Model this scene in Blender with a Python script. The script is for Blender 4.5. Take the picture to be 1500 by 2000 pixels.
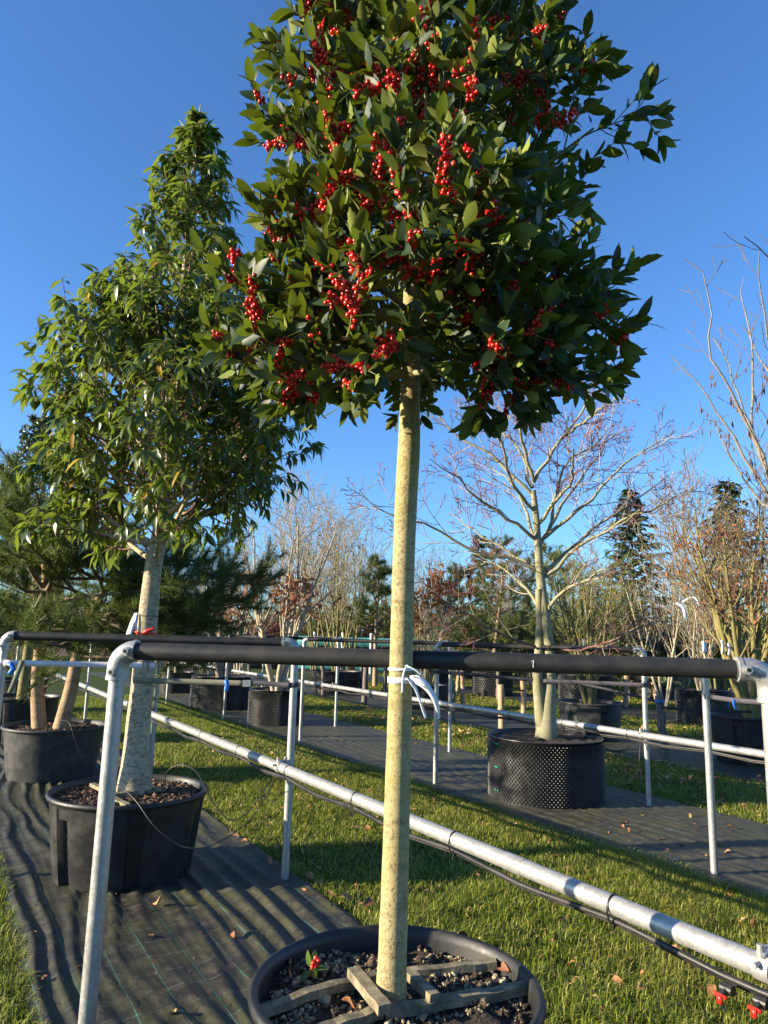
import bpy, math, random
import numpy as np
from mathutils import Vector, Matrix

for _o in list(bpy.data.objects): bpy.data.objects.remove(_o)
SC = bpy.context.scene
COL = SC.collection
R_ = math.radians

# ------------------------------------------------------------------ camera
CAM_H, PITCH, ROLL, FPX = 1.5, R_(9.82), R_(1.5), 1387.0      # focal length in pixels of a 1500 x 2000 picture
_r0 = np.array([1., 0, 0]); FWD = np.array([0, math.cos(PITCH), math.sin(PITCH)])
_u0 = np.array([0, -math.sin(PITCH), math.cos(PITCH)])
RGT = math.cos(ROLL)*_r0 + math.sin(ROLL)*_u0
UPV = -math.sin(ROLL)*_r0 + math.cos(ROLL)*_u0
CAMP = np.array([0, 0, CAM_H])
cam = bpy.data.cameras.new('camera'); camo = bpy.data.objects.new('camera', cam); COL.objects.link(camo)
cam.sensor_fit = 'VERTICAL'; cam.sensor_height = 36.0; cam.lens = FPX/2000*36.0
cam.clip_start = 0.05; cam.clip_end = 3000
_m = Matrix.Identity(4)
for i in range(3):
    _m[i][0] = RGT[i]; _m[i][1] = UPV[i]; _m[i][2] = -FWD[i]; _m[i][3] = CAMP[i]
camo.matrix_world = _m
SC.camera = camo

# ------------------------------------------------------------------ sky, sun, exposure
SUN_EL, SUN_AZ_TRAVEL = R_(14.0), R_(12.0)     # light travels towards +X, a little towards +Y
sun_to = np.array([-math.cos(SUN_AZ_TRAVEL)*math.cos(SUN_EL), -math.sin(SUN_AZ_TRAVEL)*math.cos(SUN_EL), math.sin(SUN_EL)])
W = bpy.data.worlds.new('World'); SC.world = W; W.use_nodes = True
wn = W.node_tree.nodes; bg = wn['Background']
sky = wn.new('ShaderNodeTexSky'); sky.sky_type = 'NISHITA'; sky.sun_disc = False
sky.sun_elevation = SUN_EL; sky.sun_rotation = math.atan2(sun_to[0], sun_to[1])
sky.altitude = 0; sky.air_density = 1.0; sky.dust_density = 0.4; sky.ozone_density = 4.0
tint = wn.new('ShaderNodeMix'); tint.data_type = 'RGBA'; tint.blend_type = 'MULTIPLY'; tint.inputs[0].default_value = 1.0
tint.inputs[7].default_value = (.7, .92, 1.15, 1)            # deep clear winter blue
W.node_tree.links.new(sky.outputs[0], tint.inputs[6]); W.node_tree.links.new(tint.outputs[2], bg.inputs[0]); bg.inputs[1].default_value = 0.098
sl = bpy.data.lights.new('sun', 'SUN'); sl.energy = 5.0; sl.angle = R_(0.53); sl.color = (1.0, 0.86, 0.64)
so = bpy.data.objects.new('sun', sl); COL.objects.link(so)
so.rotation_euler = Vector(-sun_to).to_track_quat('-Z', 'Y').to_euler(); so.location = (-20, -5, 12)
SC.view_settings.view_transform = 'Standard'; SC.view_settings.look = 'None'
SC.view_settings.exposure = 1.42; SC.view_settings.gamma = 1.0
SC.cycles.use_denoising = True
SC.cycles.max_bounces = 6; SC.cycles.transparent_max_bounces = 6
SC.cycles.diffuse_bounces = 3; SC.cycles.glossy_bounces = 2; SC.cycles.transmission_bounces = 2
SC.cycles.caustics_reflective = False; SC.cycles.caustics_refractive = False

# ------------------------------------------------------------------ measuring helpers
def ray(px, py): return (px-750)/FPX*RGT - (py-1000)/FPX*UPV + FWD
def at(px, py, Y):
    d = ray(px, py); return CAMP + d*Y/d[1]
def gp(px, py, z=0.0):
    d = ray(px, py); return CAMP + d*(z-CAM_H)/d[2]
def proj(P):
    d = np.atleast_2d(P) - CAMP; k = d@FWD
    return 750+FPX*(d@RGT)/k, 1000-FPX*(d@UPV)/k, k
ND = np.array([.854, .52, 0]); ED = np.array([-.52, .854, 0]); ND /= np.linalg.norm(ND); ED /= np.linalg.norm(ED)
ROWROT = math.atan2(ND[1], ND[0])
def nt(n, t, z=0.0): return ND*n + ED*t + np.array([0, 0, z])

# ------------------------------------------------------------------ geometry helpers
ORG = {}
def unit(v):
    v = np.asarray(v, float); return v/(np.linalg.norm(v, axis=-1, keepdims=True)+1e-12)

class G:
    def __init__(s): s.v = []; s.f = []; s.mi = []; s.n = 0
    def add(s, V, F, mi=0):
        V = np.asarray(V, float).reshape(-1, 3); F = np.asarray(F, int)
        s.v.append(V); s.f.append(F+s.n); s.mi.append(mi); s.n += len(V); return s
    def addp(s, pair, mi=0):
        V, Fs = pair
        base = s.n; s.v.append(np.asarray(V, float).reshape(-1, 3)); s.n += len(s.v[-1])
        for F in Fs: s.f.append(np.asarray(F, int)+base); s.mi.append(mi)
        return s
    def mesh(s, name, mats, off=(0, 0, 0), smooth=True):
        V = np.concatenate(s.v) - np.asarray(off, float)
        me = bpy.data.meshes.new(name)
        me.vertices.add(len(V)); me.vertices.foreach_set('co', V.astype(np.float32).ravel())
        tot = sum(f.size for f in s.f); npoly = sum(len(f) for f in s.f)
        me.loops.add(tot); me.polygons.add(npoly)
        me.loops.foreach_set('vertex_index', np.concatenate([f.ravel() for f in s.f]).astype(np.int32))
        cnt = np.concatenate([np.full(len(f), f.shape[1]) for f in s.f])
        st = np.concatenate([[0], np.cumsum(cnt)[:-1]])
        me.polygons.foreach_set('loop_start', st.astype(np.int32))
        try: me.polygons.foreach_set('loop_total', cnt.astype(np.int32))
        except Exception: pass
        mats = mats if isinstance(mats, (list, tuple)) else [mats]
        for m in mats: me.materials.append(m)
        if len(mats) > 1:
            me.polygons.foreach_set('material_index', np.concatenate([np.full(len(f), mi) for f, mi in zip(s.f, s.mi)]).astype(np.int32))
        me.polygons.foreach_set('use_smooth', np.full(npoly, smooth))
        me.update(calc_edges=True)
        return me
    def obj(s, name, mats, parent=None, smooth=True, org=None, kind=None):
        off = ORG.get(parent.name, (0, 0, 0)) if parent else (org if org is not None else (0, 0, 0))
        o = bpy.data.objects.new(name, s.mesh(name, mats, off, smooth)); COL.objects.link(o)
        ORG[o.name] = np.asarray(off, float)
        if parent: o.parent = parent
        else: o.location = off
        if kind: o['kind'] = kind
        return o

def tag(o, label, cat, group=None):
    o['label'] = label; o['category'] = cat
    if group: o['group'] = group
    return o
def thing(name, label, cat, loc, group=None):
    o = bpy.data.objects.new(name, None); COL.objects.link(o); o.location = tuple(loc); o.empty_display_size = .1
    ORG[o.name] = np.asarray(loc, float); return tag(o, label, cat, group)
def clone(root, loc, rz=0.0, sc=1.0, label=None, group=None, parent=None):
    c = root.copy(); COL.objects.link(c)
    if parent is None:
        c.location = tuple(loc); c.rotation_euler = (0, 0, rz); c.scale = (sc, sc, sc)
        if label: c['label'] = label
        if group: c['group'] = group
    else: c.parent = parent
    for ch in list(root.children): clone(ch, None, parent=c)
    return c

def btubes(P, R, k=6, cap=False):
    """tubes with the same number of points: P (N,m,3), R (N,m)"""
    P = np.asarray(P, float); R = np.asarray(R, float); N, m, _ = P.shape
    T = unit(np.gradient(P, axis=1))
    ax = np.argmin(np.abs(T.mean(1)), axis=1); ref = np.eye(3)[ax][:, None, :]
    U = unit(np.cross(T, ref)); Vv = np.cross(T, U)
    a = np.arange(k)*2*math.pi/k
    V = P[:, :, None, :] + R[:, :, None, None]*(U[:, :, None, :]*np.cos(a)[None, None, :, None] + Vv[:, :, None, :]*np.sin(a)[None, None, :, None])
    i = np.arange(m-1)[:, None]; j = np.arange(k)[None, :]
    q = np.stack([i*k+j, i*k+(j+1) % k, (i+1)*k+(j+1) % k, (i+1)*k+j], -1).reshape(-1, 4)
    F = (q[None] + (np.arange(N)*m*k)[:, None, None]).reshape(-1, 4)
    Fs = [F]
    if cap:
        nv = N*m*k; A = V[:, 0][:, ::-1].reshape(-1, 3); B = V[:, -1].reshape(-1, 3)      # caps keep their own vertices: crisp ends
        ci = np.arange(N*k).reshape(N, k)
        return np.concatenate([V.reshape(-1, 3), A, B]), [F, ci+nv, ci+nv+N*k]
    return V.reshape(-1, 3), Fs
def resample(pts, m, smooth=True):
    pts = np.asarray(pts, float)
    if smooth and len(pts) > 2:                       # Catmull-Rom
        P = np.vstack([2*pts[0]-pts[1], pts, 2*pts[-1]-pts[-2]]); out = []
        for i in range(1, len(P)-2):
            for s in np.linspace(0, 1, 8, endpoint=False):
                out.append(.5*((2*P[i])+(-P[i-1]+P[i+1])*s+(2*P[i-1]-5*P[i]+4*P[i+1]-P[i+2])*s*s+(-P[i-1]+3*P[i]-3*P[i+1]+P[i+2])*s**3))
        out.append(pts[-1]); pts = np.array(out)
    d = np.concatenate([[0], np.cumsum(np.linalg.norm(np.diff(pts, axis=0), axis=1))]); s = np.linspace(0, d[-1], m)
    return np.stack([np.interp(s, d, pts[:, i]) for i in range(3)], 1)
def tube(pts, r, k=10, m=None, cap=True, smooth=True):
    pts = np.asarray(pts, float)
    if m is None: m = len(pts) if len(pts) == 2 else max(8, 4*len(pts))
    P = resample(pts, m, smooth)
    r = np.asarray(r, float)
    Rr = np.full(m, float(r)) if r.ndim == 0 else np.interp(np.linspace(0, 1, m), np.linspace(0, 1, len(r)), r)
    return btubes(P[None], Rr[None], k, cap)
def rods(segs, r, k=8):
    """straight cylinders between pairs"""
    P = np.array(segs, float); return btubes(P, np.full(P.shape[:2], r), k, True)
def box(c, sx, sy, sz, X=(1, 0, 0), Y=(0, 1, 0), Z=(0, 0, 1)):
    X, Y, Z, c = [np.asarray(a, float) for a in (X, Y, Z, c)]
    V = [c + X*sx*a/2 + Y*sy*b/2 + Z*sz*d/2 for d in (-1, 1) for a, b in ((-1, -1), (1, -1), (1, 1), (-1, 1))]
    return np.array(V), [np.array([[0, 3, 2, 1], [4, 5, 6, 7], [0, 1, 5, 4], [1, 2, 6, 5], [2, 3, 7, 6], [3, 0, 4, 7]])]
def lathe(prof, k=64, c=(0, 0, 0), fn=None, close=False):
    prof = np.asarray(prof, float); a = np.arange(k)*2*math.pi/k; m = len(prof)
    r = np.repeat(prof[:, 0][:, None], k, 1); z = np.repeat(prof[:, 1][:, None], k, 1); A = np.repeat(a[None], m, 0)
    if fn is not None: r = fn(r, A, z)
    V = np.stack([r*np.cos(A), r*np.sin(A), z], -1).reshape(-1, 3)+np.asarray(c, float)
    i = np.arange(m-1)[:, None]; j = np.arange(k)[None]
    F = np.stack([i*k+j, i*k+(j+1) % k, (i+1)*k+(j+1) % k, (i+1)*k+j], -1).reshape(-1, 4)
    return V, [F]
def ribbon(pts, w, wdir=(0, 0, 1), th=.0012, m=None, k=None):
    """flat band along a path, width along wdir (one vector or one per point)"""
    P = resample(pts, m or max(6, 3*len(pts))); M = len(P)
    wd = np.asarray(wdir, float)
    if wd.ndim == 1: wd = np.repeat(wd[None], M, 0)
    else: wd = np.stack([np.interp(np.linspace(0, 1, M), np.linspace(0, 1, len(wd)), wd[:, i]) for i in range(3)], 1)
    T = unit(np.gradient(P, axis=0)); wd = unit(wd - T*(wd*T).sum(1, keepdims=True)); Nn = np.cross(T, wd)
    wv = np.interp(np.linspace(0, 1, M), np.linspace(0, 1, len(w)), w) if np.ndim(w) else np.full(M, w)
    wv = wv[:, None]
    V = np.stack([P-wd*wv/2-Nn*th/2, P+wd*wv/2-Nn*th/2, P+wd*wv/2+Nn*th/2, P-wd*wv/2+Nn*th/2], 1).reshape(-1, 3)
    i = np.arange(M-1)[:, None]; j = np.arange(4)[None]
    F = np.stack([i*4+j, i*4+(j+1) % 4, (i+1)*4+(j+1) % 4, (i+1)*4+j], -1).reshape(-1, 4)
    return V, [F, np.array([[3, 2, 1, 0]]), np.array([[0, 1, 2, 3]])+(M-1)*4]
def scatter(tv, tfs, pos, X, Y, Z, sc):
    """copies of a template: columns X (width), Y (length), Z (normal)"""
    tv = np.asarray(tv, float); N = len(pos); n = len(tv)
    sc = np.asarray(sc, float)
    if sc.ndim == 1: sc = np.repeat(sc[:, None], 3, 1)
    V = pos[:, None, :] + tv[None, :, 0:1]*X[:, None, :]*sc[:, None, 0:1] + tv[None, :, 1:2]*Y[:, None, :]*sc[:, None, 1:2] + tv[None, :, 2:3]*Z[:, None, :]*sc[:, None, 2:3]
    return V.reshape(-1, 3), [(np.asarray(f)[None]+(np.arange(N)*n)[:, None, None]).reshape(-1, np.asarray(f).shape[1]) for f in tfs]
_nrng = np.random.default_rng(77)
_NG = _nrng.random((64, 64))
def vnoise(x, y):
    x = np.asarray(x, float); y = np.asarray(y, float); xi = np.floor(x).astype(int); yi = np.floor(y).astype(int)
    fx = x-xi; fy = y-yi; fx = fx*fx*(3-2*fx); fy = fy*fy*(3-2*fy)
    g = lambda a, b: _NG[a % 64, b % 64]
    return (g(xi, yi)*(1-fx)+g(xi+1, yi)*fx)*(1-fy)+(g(xi, yi+1)*(1-fx)+g(xi+1, yi+1)*fx)*fy
def frame_of(Yd, Zh):
    """orthonormal X,Y,Z from leaf direction and rough normal"""
    Y = unit(Yd); Z = unit(Zh - Y*(Y*Zh).sum(-1, keepdims=True)); return np.cross(Y, Z), Y, Z
def rot_about(v, ax, ang):
    c = np.cos(ang)[..., None]; s = np.sin(ang)[..., None]
    return v*c + np.cross(ax, v)*s + ax*((ax*v).sum(-1, keepdims=True))*(1-c)
# ------------------------------------------------------------------ materials (all procedural)
class NB:
    def __init__(s, name):
        s.m = bpy.data.materials.new(name); s.m.use_nodes = True; s.t = s.m.node_tree
        s.b = s.t.nodes['Principled BSDF']; s.out = s.t.nodes['Material Output']
    def put(s, sock, v):
        if hasattr(v, 'is_linked') or isinstance(v, bpy.types.NodeSocket): s.t.links.new(v, sock)
        else:
            if isinstance(v, (tuple, list)) and len(v) == 3 and sock.type == 'RGBA': v = (*v, 1)
            sock.default_value = v
    def n(s, typ, ins=None, **props):
        x = s.t.nodes.new(typ)
        for k, v in props.items(): setattr(x, k, v)
        for k, v in (ins or {}).items(): s.put(x.inputs[k], v)
        return x
    def coord(s, scale=(1, 1, 1), which='Object'):
        tc = s.n('ShaderNodeTexCoord'); return s.n('ShaderNodeMapping', {'Vector': tc.outputs[which], 'Scale': scale}).outputs[0]
    def noise(s, vec, scale, detail=3, rough=.55): return s.n('ShaderNodeTexNoise', {'Vector': vec, 'Scale': scale, 'Detail': detail, 'Roughness': rough}).outputs[0]
    def ramp(s, fac, stops):
        x = s.n('ShaderNodeValToRGB', {'Fac': fac}); e = x.color_ramp.elements
        while len(e) < len(stops): e.new(.5)
        for el, (p, c) in zip(e, stops): el.position = p; el.color = (*c, 1) if len(c) == 3 else c
        return x.outputs[0]
    def step(s, fac, a, b):
        return s.n('ShaderNodeMapRange', {'Value': fac, 'From Min': a, 'From Max': b}).outputs[0]
    def mix(s, fac, a, b):
        x = s.n('ShaderNodeMix', data_type='RGBA'); s.put(x.inputs[0], fac); s.put(x.inputs[6], a); s.put(x.inputs[7], b); return x.outputs[2]
    def math(s, op, a, b=0.0, c=0.0):
        x = s.n('ShaderNodeMath', operation=op); s.put(x.inputs[0], a); s.put(x.inputs[1], b); s.put(x.inputs[2], c); return x.outputs[0]
    def bump(s, h, strength=.3, dist=.01):
        s.t.links.new(s.n('ShaderNodeBump', {'Height': h, 'Strength': strength, 'Distance': dist}).outputs[0], s.b.inputs['Normal'])
    def set(s, color=None, rough=None, metal=None, spec=None):
        if color is not None: s.put(s.b.inputs['Base Color'], color)
        if rough is not None: s.put(s.b.inputs['Roughness'], rough)
        if metal is not None: s.put(s.b.inputs['Metallic'], metal)
        if spec is not None: s.put(s.b.inputs['Specular IOR Level'], spec)
        return s
    def rnd(s):
        g = s.n('ShaderNodeNewGeometry').outputs['Random Per Island']; o = s.n('ShaderNodeObjectInfo').outputs['Random']
        return s.math('FRACT', s.math('ADD', g, o))

def simple(name, col, rough=.6, metal=0., var=.25, nscale=20, bump=0., bscale=80, bdist=.004, spec=None, stretch=(1, 1, 1), col2=None):
    b = NB(name); v = b.coord(stretch); f = b.noise(v, nscale, 4)
    c2 = col2 or tuple(c*(1-var) for c in col)
    b.set(b.ramp(f, [(.35, c2), (.65, col)]), rough, metal, spec)
    if bump: b.bump(b.noise(v, bscale, 4), bump, bdist)
    return b.m

def leafmat(name, tops, back, rough=.35, transl=.25, tcol=None, spec=.5, bumpy=0.):
    b = NB(name); r = b.rnd()
    top = b.ramp(r, tops)
    bf = b.n('ShaderNodeNewGeometry').outputs['Backfacing']
    bk = b.mix(b.math('FRACT', b.math('MULTIPLY', r, 7.3)), tuple(c*1.12 for c in back), tuple(c*.42 for c in back))  # leaf-by-leaf darker undersides: shading inside the crown put into the colour
    col = b.mix(bf, top, bk)
    b.set(col, b.n('ShaderNodeMix', {0: bf, 2: rough, 3: min(1, rough+.25)}, data_type='FLOAT').outputs[0], spec=spec)
    tr = b.n('ShaderNodeBsdfTranslucent', {'Color': tcol or tuple(min(1, c*2.2) for c in back)})
    ms = b.n('ShaderNodeMixShader', {0: transl, 1: b.b.outputs[0], 2: tr.outputs[0]})
    b.t.links.new(ms.outputs[0], b.out.inputs[0])
    return b.m

def bark(name, light, dark, moss=None, ring=30, speck=160, rough=.75, ringamt=.5, bump=.5, xy=3):
    b = NB(name); v = b.coord(); vr = b.coord((xy, xy, ring))
    rings = b.step(b.noise(vr, 1.0, 4, .6), .48, .72)
    sp = b.step(b.noise(v, speck, 4, .65), .5, .68)
    big = b.step(b.noise(v, 6, 3), .42, .68)
    c = b.mix(b.math('MULTIPLY', rings, ringamt), light, dark)
    c = b.mix(b.math('MULTIPLY', sp, .75), c, dark)
    if moss: c = b.mix(b.math('MULTIPLY', big, .7), c, moss)
    b.set(c, rough, spec=.25)
    h = b.math('ADD', b.math('MULTIPLY', rings, -.6), b.math('MULTIPLY', sp, -.6))
    b.bump(h, bump, .003)
    return b.m

M = {}
def _galv():
    b = NB('galvanised_steel'); v = b.coord()
    vo = b.n('ShaderNodeTexVoronoi', {'Vector': v, 'Scale': 130.0}).outputs['Color']
    sx = b.n('ShaderNodeSeparateColor', {'Color': vo}).outputs[0]
    f = b.math('ADD', b.math('MULTIPLY', sx, .2), b.math('MULTIPLY', b.noise(v, 16, 6, .75), .85))
    stain = b.step(b.noise(v, 4.5, 5, .7), .56, .74)
    c = b.ramp(f, [(.25, (.28, .28, .27)), (.6, (.43, .425, .405)), (.85, (.56, .55, .52))])
    c = b.mix(b.math('MULTIPLY', stain, .45), c, (.27, .27, .26))
    b.set(c, b.step(f, -.7, 2.1), .5)
    b.bump(b.noise(v, 90, 3), .12, .001)
    return b.m
M['galv'] = _galv()
def _black(name, base, dust, rough, dustamt, stretch=(1, 1, 1), spec=.45):
    b = NB(name); v = b.coord(stretch)
    d = b.step(b.noise(v, 9, 6, .7), .42, .75); sc = b.step(b.noise(v, 60, 5, .75), .55, .8)
    c = b.mix(b.math('MULTIPLY', d, dustamt), base, dust); c = b.mix(b.math('MULTIPLY', sc, dustamt*.7), c, dust)
    b.set(c, b.n('ShaderNodeMapRange', {'Value': d, 'To Min': rough, 'To Max': min(1, rough+.3)}).outputs[0], spec=spec); b.bump(b.noise(v, 70, 4), .12, .002)
    return b.m
M['sleeve'] = _black('black_foam_sleeve', (.018, .018, .019), (.085, .07, .05), .5, .3)
M['pot'] = _black('black_plastic', (.012, .012, .0125), (.065, .062, .055), .42, .3)
M['pot_dusty'] = _black('scuffed_black_plastic', (.02, .021, .023), (.115, .11, .1), .5, .55)
M['airpot'] = _black('black_studded_plastic', (.0085, .0085, .009), (.04, .04, .036), .27, .16, spec=.6)
M['hose'] = _black('black_hose', (.016, .016, .017), (.09, .075, .06), .38, .35)
M['tie'] = simple('black_nylon', (.012, .012, .013), .4)
M['strap_white'] = simple('pale_lilac_webbing', (.78, .72, .76), .7, bump=.3, bscale=300, bdist=.001)
M['strap_olive'] = simple('olive_grey_webbing', (.2, .2, .14), .85, bump=.3, bscale=300, bdist=.001)
M['strap_dark'] = simple('slate_webbing', (.075, .07, .085), .85, bump=.3, bscale=300, bdist=.001)
M['strap_black'] = simple('black_webbing', (.03, .03, .036), .85, bump=.3, bscale=300, bdist=.001)
M['blue'] = simple('blue_plastic', (.02, .17, .62), .4)
M['red'] = simple('red_plastic', (.6, .03, .015), .35)
M['ribbon'] = simple('red_ribbon', (.62, .02, .015), .5)
M['paper'] = simple('white_label_plastic', (.8, .8, .8), .5, var=.06)
M['ink'] = simple('printed_ink', (.05, .06, .12), .6)
M['chalk'] = simple('chalk_white', (.7, .7, .7), .9)
M['rust'] = simple('rusty_steel', (.22, .1, .05), .7, .3, bump=.3)
M['green_clip'] = simple('green_clip', (.02, .3, .2), .4)
M['teal_net'] = simple('teal_windbreak_net', (.07, .3, .3), .7, nscale=5)
M['roofwhite'] = simple('pale_building_panel', (.55, .57, .6), .5, nscale=2)
M['timber'] = simple('weathered_batten', (.3, .25, .15), .85, col2=(.1, .085, .05), nscale=22, stretch=(1, 1, 1), bump=.5, bscale=120, bdist=.003)
M['stake_pale'] = simple('peeled_stake_wood', (.5, .34, .2), .8, col2=(.36, .23, .13), nscale=14, stretch=(4, 4, .6), bump=.4, bscale=60)
M['stake_grey'] = simple('grey_stake_wood', (.2, .17, .14), .85, col2=(.07, .06, .05), nscale=14, stretch=(4, 4, .6), bump=.6, bscale=60)
M['soil'] = simple('potting_soil', (.06, .04, .026), .95, col2=(.018, .012, .008), nscale=60, bump=1., bscale=90, bdist=.02)
M['chips'] = (lambda b: (b.set(b.ramp(b.rnd(), [(0, (.03, .018, .01)), (.5, (.085, .045, .024)), (.85, (.15, .085, .05)), (1, (.26, .17, .1))]), .9), b.m)[1])(NB('bark_chips'))
M['pumice'] = (lambda b: (b.set(b.ramp(b.rnd(), [(0, (.02, .014, .009)), (.45, (.1, .066, .035)), (.72, (.25, .19, .1)), (1, (.4, .35, .24))]), .95), b.m)[1])(NB('pumice_gravel'))
M['litter'] = (lambda b: (b.set(b.ramp(b.rnd(), [(0, (.16, .06, .03)), (.5, (.3, .13, .05)), (.85, (.4, .22, .1)), (1, (.5, .38, .1))]), .8), b.m)[1])(NB('dry_leaf'))
def _mat(name, mo, du):
    b = NB(name); v = b.coord()
    sep = b.n('ShaderNodeSeparateXYZ', {'Vector': v}); x, y = sep.outputs[0], sep.outputs[1]
    wob = b.math('MULTIPLY', b.math('SUBTRACT', b.noise(v, 1.2, 3), .5), .022)
    def line(c, per, w):
        f = b.math('FRACT', b.math('MULTIPLY', b.math('ADD', c, wob), 1/per))
        return b.math('LESS_THAN', f, w/per)
    lx = line(x, .162, .0032); ly = line(y, .162, .003)
    dash = b.step(b.noise(v, 28, 3, .7), .46, .56)
    dash2 = b.step(b.noise(v, 7, 4, .7), .36, .5)
    moss = b.step(b.noise(v, 2.6, 6, .7), .43, .66); dust = b.step(b.noise(v, 11, 6, .75), .45, .72)
    c = b.mix(b.math('MULTIPLY', dust, .65), (.026*du, .0235*du, .019*du), (.1*du, .086*du, .06*du))
    c = b.mix(b.math('MULTIPLY', moss, mo), c, (.075, .078, .024))
    c = b.mix(b.math('MULTIPLY', b.math('MULTIPLY', ly, dash), .5), c, (.2, .33, .33))
    c = b.mix(b.math('MULTIPLY', b.math('MULTIPLY', lx, dash2), .55), c, (.06, .28, .22))
    b.set(c, b.n('ShaderNodeMapRange', {'Value': dust, 'To Min': .5, 'To Max': .85}).outputs[0], spec=.35)
    wv = b.n('ShaderNodeTexWave', {'Vector': v, 'Scale': 110.0, 'Distortion': .6, 'Detail': 1.0}, bands_direction='X').outputs[1]
    wv2 = b.n('ShaderNodeTexWave', {'Vector': v, 'Scale': 110.0, 'Distortion': .6, 'Detail': 1.0}, bands_direction='Y').outputs[1]
    b.bump(b.math('ADD', b.math('ADD', b.math('MULTIPLY', wv, .3), b.math('MULTIPLY', wv2, .3)), b.noise(v, 35, 5)), .35, .004)
    return b.m
M['mat'] = _mat('woven_ground_cloth', .62, 1.0); M['mat_mossy'] = _mat('mossy_ground_cloth', .85, 1.6)
def _ground():
    b = NB('lawn_ground'); v = b.coord()
    f = b.noise(v, 3, 6, .7); g = b.noise(v, 45, 4, .7)
    c = b.ramp(f, [(.3, (.035, .05, .012)), (.55, (.06, .085, .02)), (.75, (.09, .095, .03))])
    c = b.mix(b.step(g, .5, .75), c, (.035, .03, .015))
    b.set(c, .95, spec=.1); b.bump(g, .8, .03); return b.m
M['ground'] = _ground()
def _grass():
    b = NB('grass_blade'); r = b.rnd(); v = b.n('ShaderNodeTexCoord').outputs['Object']
    patch = b.noise(v, .9, 4, .6)
    c = b.ramp(r, [(0, (.045, .075, .01)), (.25, (.12, .175, .016)), (.55, (.22, .27, .024)), (.82, (.36, .36, .05)), (1, (.48, .37, .17))])
    c = b.mix(b.math('MULTIPLY', b.step(patch, .45, .7), .55), c, (.31, .285, .06))
    fine = b.noise(v, 5.5, 4, .65)
    c = b.mix(b.math('MULTIPLY', b.step(fine, .5, .3), .55), c, (.045, .075, .012))
    c = b.mix(b.math('MULTIPLY', b.step(b.noise(v, 2.2, 5, .7), .6, .72), .5), c, (.22, .15, .06))
    b.set(c, .5, spec=.3)
    tr = b.n('ShaderNodeBsdfTranslucent', {'Color': b.mix(.5, c, (.3, .42, .03))})
    ms = b.n('ShaderNodeMixShader', {0: .3, 1: b.b.outputs[0], 2: tr.outputs[0]}); b.t.links.new(ms.outputs[0], b.out.inputs[0])
    return b.m
M['grass'] = _grass()
M['holly_leaf'] = leafmat('holly_leaf', [(0, (.008, .022, .007)), (.5, (.014, .036, .01)), (1, (.028, .052, .013))], (.165, .2, .035), .5, .13, (.3, .42, .03), spec=.32)
M['laurel_leaf'] = leafmat('drooping_evergreen_leaf', [(0, (.022, .045, .009)), (.45, (.048, .084, .014)), (.8, (.085, .12, .02)), (.965, (.12, .14, .025)), (.975, (.4, .24, .01)), (1, (.45, .28, .02))], (.2, .24, .055), .37, .24, (.34, .46, .05), spec=.6)
M['dark_leaf'] = leafmat('dark_evergreen_leaf', [(0, (.012, .026, .012)), (1, (.03, .055, .02))], (.09, .12, .04), .35, .15)
M['green_leaf'] = leafmat('bright_laurel_leaf', [(0, (.05, .1, .012)), (1, (.12, .19, .025))], (.12, .18, .03), .35, .25)
M['brown_leaf'] = leafmat('russet_leaf', [(0, (.16, .05, .02)), (1, (.36, .14, .05))], (.3, .14, .06), .7, .3)
M['orange_leaf'] = leafmat('orange_red_leaf', [(0, (.3, .05, .015)), (.6, (.4, .13, .02)), (1, (.28, .22, .03))], (.35, .14, .03), .7, .3)
M['yellow_leaf'] = leafmat('yellow_leaf', [(0, (.3, .25, .02)), (1, (.5, .34, .03))], (.45, .35, .05), .6, .3)
M['green_bush'] = leafmat('olive_green_leaf', [(0, (.04, .06, .014)), (.6, (.085, .11, .022)), (1, (.14, .15, .035))], (.12, .14, .03), .6, .2)
M['needle'] = leafmat('pine_needle', [(0, (.065, .09, .016)), (.5, (.15, .185, .03)), (.93, (.26, .28, .065)), (1, (.2, .13, .05))], (.06, .09, .02), .5, .2, (.2, .28, .05), spec=.4)
M['cedar'] = leafmat('cedar_foliage', [(0, (.028, .055, .02)), (.6, (.05, .085, .028)), (1, (.085, .12, .035))], (.06, .09, .03), .6, .15)
M['shrub_brown'] = leafmat('brown_hedge_leaf', [(0, (.09, .05, .03)), (1, (.2, .11, .06))], (.15, .1, .05), .8, .2)
M['shrub_red'] = leafmat('dark_red_hedge_leaf', [(0, (.1, .025, .02)), (1, (.2, .07, .045))], (.15, .05, .04), .8, .2)
M['bark_holly'] = bark('holly_bark', (.4, .325, .165), (.12, .09, .04), (.31, .265, .085), ring=34, speck=100, ringamt=.6, bump=.7, xy=8)
M['bark_white'] = bark('pale_flaking_bark', (.42, .35, .24), (.1, .075, .048), None, ring=70, speck=34, ringamt=.7, bump=.8, xy=16)
M['bark_green'] = bark('smooth_green_grey_bark', (.3, .275, .175), (.13, .12, .07), (.2, .2, .095), ring=14, speck=120, ringamt=.35)
M['bark_tan'] = bark('smooth_tan_bark', (.42, .36, .25), (.23, .19, .12), None, ring=10, speck=60, ringamt=.4)
M['bark_olive'] = bark('olive_bark', (.22, .185, .075), (.1, .082, .035), (.16, .155, .05), ring=12, speck=60, ringamt=.4)
M['bark_grey'] = bark('grey_bark', (.24, .21, .17), (.1, .085, .065), None, ring=10, speck=40)
M['bark_pine'] = bark('pine_bark', (.38, .26, .15), (.13, .08, .05), None, ring=18, speck=45, bump=1.)
M['twig'] = simple('brown_twig', (.17, .125, .08), .8)
M['twig_red'] = simple('purple_red_twig', (.2, .085, .08), .7)
M['twig_pale'] = simple('pale_twig', (.28, .23, .165), .8)
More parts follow.
